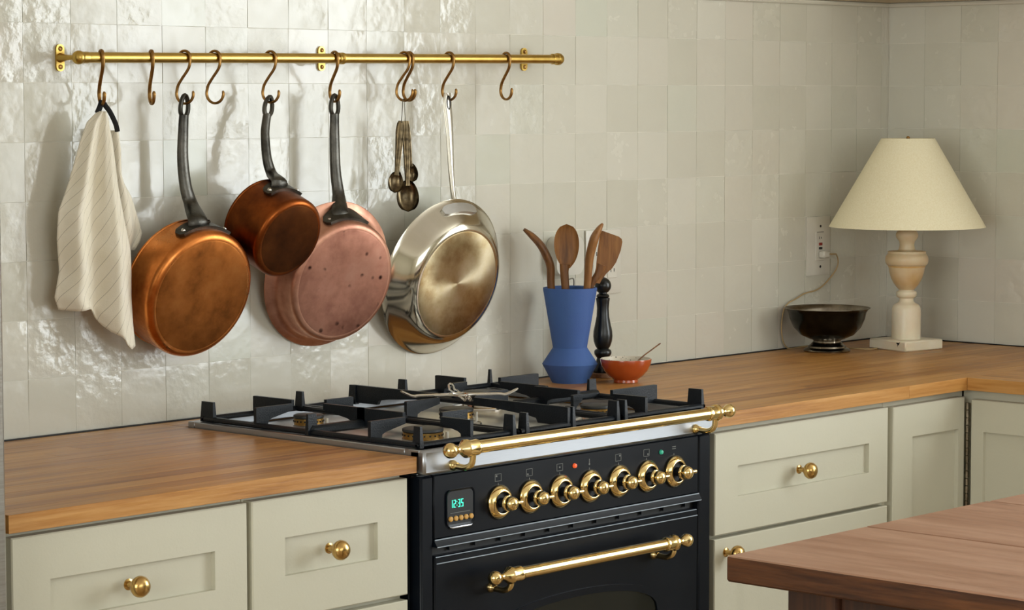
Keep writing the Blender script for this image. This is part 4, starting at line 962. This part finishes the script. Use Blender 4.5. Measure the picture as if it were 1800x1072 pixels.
# ================================================================== table lamp
LX, LY = 2.310, -0.206
lamp = thing('table_lamp', 'turned alabaster table lamp with cream cone shade in the corner', 'lamp', (LX, LY, CT))
g = G().box(-0.0595, 0.0595, -0.0595, 0.0595, 0, 0.0235, 0.003); a = R_(-11.5)
g.v = [(LX+x*math.cos(a)-y*math.sin(a), LY+x*math.sin(a)+y*math.cos(a), CT+z) for x, y, z in g.v]
obj('base', g, 'alabaster_white', lamp)
obj('base_chip', G().prism([(-0.006, 0.003), (-0.004, 0.0055), (0.000, 0.0045), (0.0055, 0.0065), (0.003, 0.0025), (0.000, -0.001), (-0.0025, -0.0045), (-0.002, 0.001)], lambda p, q, d: (LX+(-0.0595-d)*math.cos(a)-(-0.036-p)*math.sin(a), LY+(-0.0595-d)*math.sin(a)+(-0.036-p)*math.cos(a), CT+0.0145+q), -0.001, 0.0003), 'slot_black', lamp, label='dark chip in the stone base')
obj('column', G().lathe([(0.0330, 0.0225), (0.0330, 0.080), (0.0325, 0.092), (0.0300, 0.099), (0.0260, 0.103), (0.0200, 0.1055), (0.0165, 0.110), (0.0160, 0.116), (0.0205, 0.118), (0.0230, 0.121), (0.0235, 0.127), (0.0222, 0.131), (0.0180, 0.133), (0.0160, 0.137), (0, 0.137)], 40, (LX, LY, CT)), 'alabaster_white', lamp)
obj('urn', G().lathe([(0.0160, 0.134), (0.0215, 0.140), (0.0280, 0.148), (0.0345, 0.160), (0.0390, 0.174), (0.0415, 0.187), (0.0420, 0.190), (0.0445, 0.191), (0.0480, 0.196), (0.0490, 0.204), (0.0478, 0.211), (0.0445, 0.2165), (0.0430, 0.218), (0.0430, 0.223), (0.0220, 0.2245), (0.0185, 0.227), (0.0165, 0.238), (0.0180, 0.246), (0.0215, 0.250), (0.0250, 0.256), (0.0255, 0.262), (0.0225, 0.268), (0.0150, 0.272), (0, 0.2725)], 40, (LX, LY, CT)), 'alabaster', lamp)
obj('stain_band', G().lathe([(0.0416, 0.1868), (0.0424, 0.1888), (0.0430, 0.1905), (0.0452, 0.1918)], 40, (LX, LY, CT)), 'alabaster_stain', lamp)
obj('socket', G().lathe([(0.0120, 0.272), (0.0120, 0.282), (0.0165, 0.285), (0.0165, 0.315), (0, 0.318)], 24, (LX, LY, CT)), 'brass_aged', lamp)
obj('bulb', G().lathe([(0.012, 0.316), (0.014, 0.326), (0.026, 0.35), (0.030, 0.37), (0.026, 0.392), (0.012, 0.405), (0, 0.407)], 24, (LX, LY, CT)), 'plastic_white', lamp)
zt_, zb_, rt_, rb_ = 0.4795, 0.2790, 0.0605, 0.1770
sh = obj('lamp_shade', G().lathe([(rb_, zb_), (rt_, zt_), (rt_-0.002, zt_), (rb_-0.0022, zb_)], 72, (LX, LY, CT), closed=True), 'lamp_linen', lamp)
g = G()
for k_ in range(3):
    a = 2*PI*k_/3; g.cyl((LX, LY, CT+zt_-0.012), (LX+(rt_-0.001)*math.cos(a), LY+(rt_-0.001)*math.sin(a), CT+zt_-0.004), 0.0014, 6)
g.cyl((LX, LY, CT+0.406), (LX, LY, CT+zt_-0.008), 0.0015, 6); g.ball((LX, LY, CT+zt_+0.001), 0.0045, 10, 6)
obj('shade_carrier', g, 'brass_aged', sh)

# ================================================================== outlets and cords on the wall
def plate(name, label, x0, x1, z0, z1, cat='outlet'):
    t = thing(name, label, cat, ((x0+x1)/2, -0.001, (z0+z1)/2))
    g = G(); b = 0.008
    A_ = [(x0, z0), (x1, z0), (x1, z1), (x0, z1)]; I_ = [(x0+b, z0+b), (x1-b, z0+b), (x1-b, z1-b), (x0+b, z1-b)]
    g.add([(p, -0.0012, q) for p, q in A_]+[(p, -0.0045, q) for p, q in A_]+[(p, -0.0075, q) for p, q in I_], [(0, 1, 5, 4), (1, 2, 6, 5), (2, 3, 7, 6), (3, 0, 4, 7), (4, 5, 9, 8), (5, 6, 10, 9), (6, 7, 11, 10), (7, 4, 8, 11), (8, 9, 10, 11), (0, 1, 2, 3)])
    obj('cover_plate', g, 'plastic_white', t); return t
t = plate('wall_outlet', 'white safety outlet with red and black buttons left of the lamp shade', 2.2035, 2.2915, 1.0738, 1.209)
cx_ = 2.2475
obj('receptacle', G().box(cx_-0.0165, cx_+0.0165, -0.0095, -0.006, 1.0935+0.014, 1.189-0.014, 0.001), 'plastic_white', t)
obj('test_button', G().box(cx_-0.0055, cx_+0.0065, -0.0112, -0.009, 1.1425, 1.1490, 0.0006), 'plastic_red', t)
obj('reset_button', G().box(cx_-0.0055, cx_+0.0065, -0.0112, -0.009, 1.1335, 1.1390, 0.0006), 'plastic_black', t)
g = G().box(cx_-0.013, cx_+0.012, -0.0098, -0.009, 1.1728, 1.1738); g.box(cx_-0.004, cx_-0.002, -0.0098, -0.009, 1.157, 1.163).box(cx_+0.003, cx_+0.005, -0.0098, -0.009, 1.158, 1.162)
obj('socket_slot', g, 'slot_black', t)
for z_ in (1.187, 1.0935): obj('screw', G().lathe([(0.0030, 0), (0.0030, 0.001), (0, 0.0013)], 10, (cx_+0.003, -0.0072, z_), (0, -1, 0)), 'slot_black', t)
t = thing('lamp_plug', 'small white plug with thin tan cord in the safety outlet', 'plug', (2.252, -0.011, 1.122))
obj('plug_body', G().box(2.2395, 2.2640, -0.026, -0.0098, 1.1135, 1.1300, 0.003), 'plastic_white', t)
cp_ = [(2.262, -0.022, 1.1221), (2.2850, -0.024, 1.1215), (2.3003, -0.018, 1.1183), (2.3150, -0.012, 1.1016), (2.3105, -0.009, 1.0832), (2.2890, -0.006, 1.0631), (2.2630, -0.005, 1.0473), (2.2343, -0.005, 1.0383), (2.1924, -0.006, 1.0341), (2.1597, -0.007, 1.0242), (2.1250, -0.008, 1.0143), (2.1080, -0.008, 0.995), (2.1030, -0.008, 0.95), (2.1250, -0.008, 0.9135), (2.1900, -0.012, 0.9132), (2.2220, -0.060, 0.9132), (2.2180, -0.130, 0.9132), (2.2300, -0.165, 0.9132), (2.2550, -0.1650, 0.9135)]
obj('cord', G().tube(smooth_path(cp_, 5), 0.0016, 8), 'cord_tan', t)
t = plate('wall_outlet', 'pale outlet cover half hidden behind the wooden turner', 1.429, 1.541, 1.0725, 1.207)
for xx in (1.462, 1.508):
    obj('receptacle', G().box(xx-0.0155, xx+0.0155, -0.0092, -0.006, 1.105, 1.175, 0.001), 'plastic_white', t)
    g = G()
    for zz in (1.122, 1.158): g.box(xx-0.006, xx-0.0042, -0.0096, -0.009, zz-0.004, zz+0.004).box(xx+0.0042, xx+0.006, -0.0096, -0.009, zz-0.0035, zz+0.0035)
    obj('socket_slot', g, 'slot_black', t)
t = thing('plug_in_light', 'white rounded plug-in device on the wall behind the wooden spoons', 'plug', (1.35, -0.012, 1.16))
obj('housing', G().prism(rrect(1.3085, 1.3930, 1.1200, 1.1990, 0.020, 6), fy, -0.030, -0.0015), 'plastic_white', t)
obj('cord', G().tube(smooth_path([(1.340, -0.028, 1.1230), (1.343, -0.030, 1.1120), (1.3580, -0.030, 1.1130), (1.3660, -0.026, 1.1020), (1.3680, -0.020, 1.0800), (1.3690, -0.012, 1.02), (1.3650, -0.010, 0.9125)], 5), 0.0014, 8), 'cord_grey', t)

# ================================================================== wooden work table in the foreground
TZ = 0.86
table = thing('work_table', 'dark stained wooden work table in the right foreground', 'table', (0.7, -2.0, 0))
px_ = [0.118, 0.448, 0.775, 1.10]
for i in range(3):
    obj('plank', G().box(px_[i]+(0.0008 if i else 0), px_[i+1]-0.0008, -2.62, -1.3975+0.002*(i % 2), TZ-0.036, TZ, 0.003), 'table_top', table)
for x_ in (0.170, 0.965):
    for y_ in (-1.462, -2.55):
        obj('leg', G().box(x_, x_+0.085, y_-0.085, y_, 0.0, TZ-0.036, 0.004), 'table_leg', table)
obj('apron', G().box(0.180, 0.205, -2.55, -1.54, TZ-0.14, TZ-0.036, 0.002), 'table_leg', table)
obj('apron', G().box(1.015, 1.04, -2.55, -1.54, TZ-0.14, TZ-0.036, 0.002), 'table_leg', table)
obj('apron', G().box(0.25, 0.97, -1.495, -1.47, TZ-0.14, TZ-0.036, 0.002), 'table_leg', table)
obj('apron', G().box(0.25, 0.97, -2.61, -2.585, TZ-0.14, TZ-0.036, 0.002), 'table_leg', table)
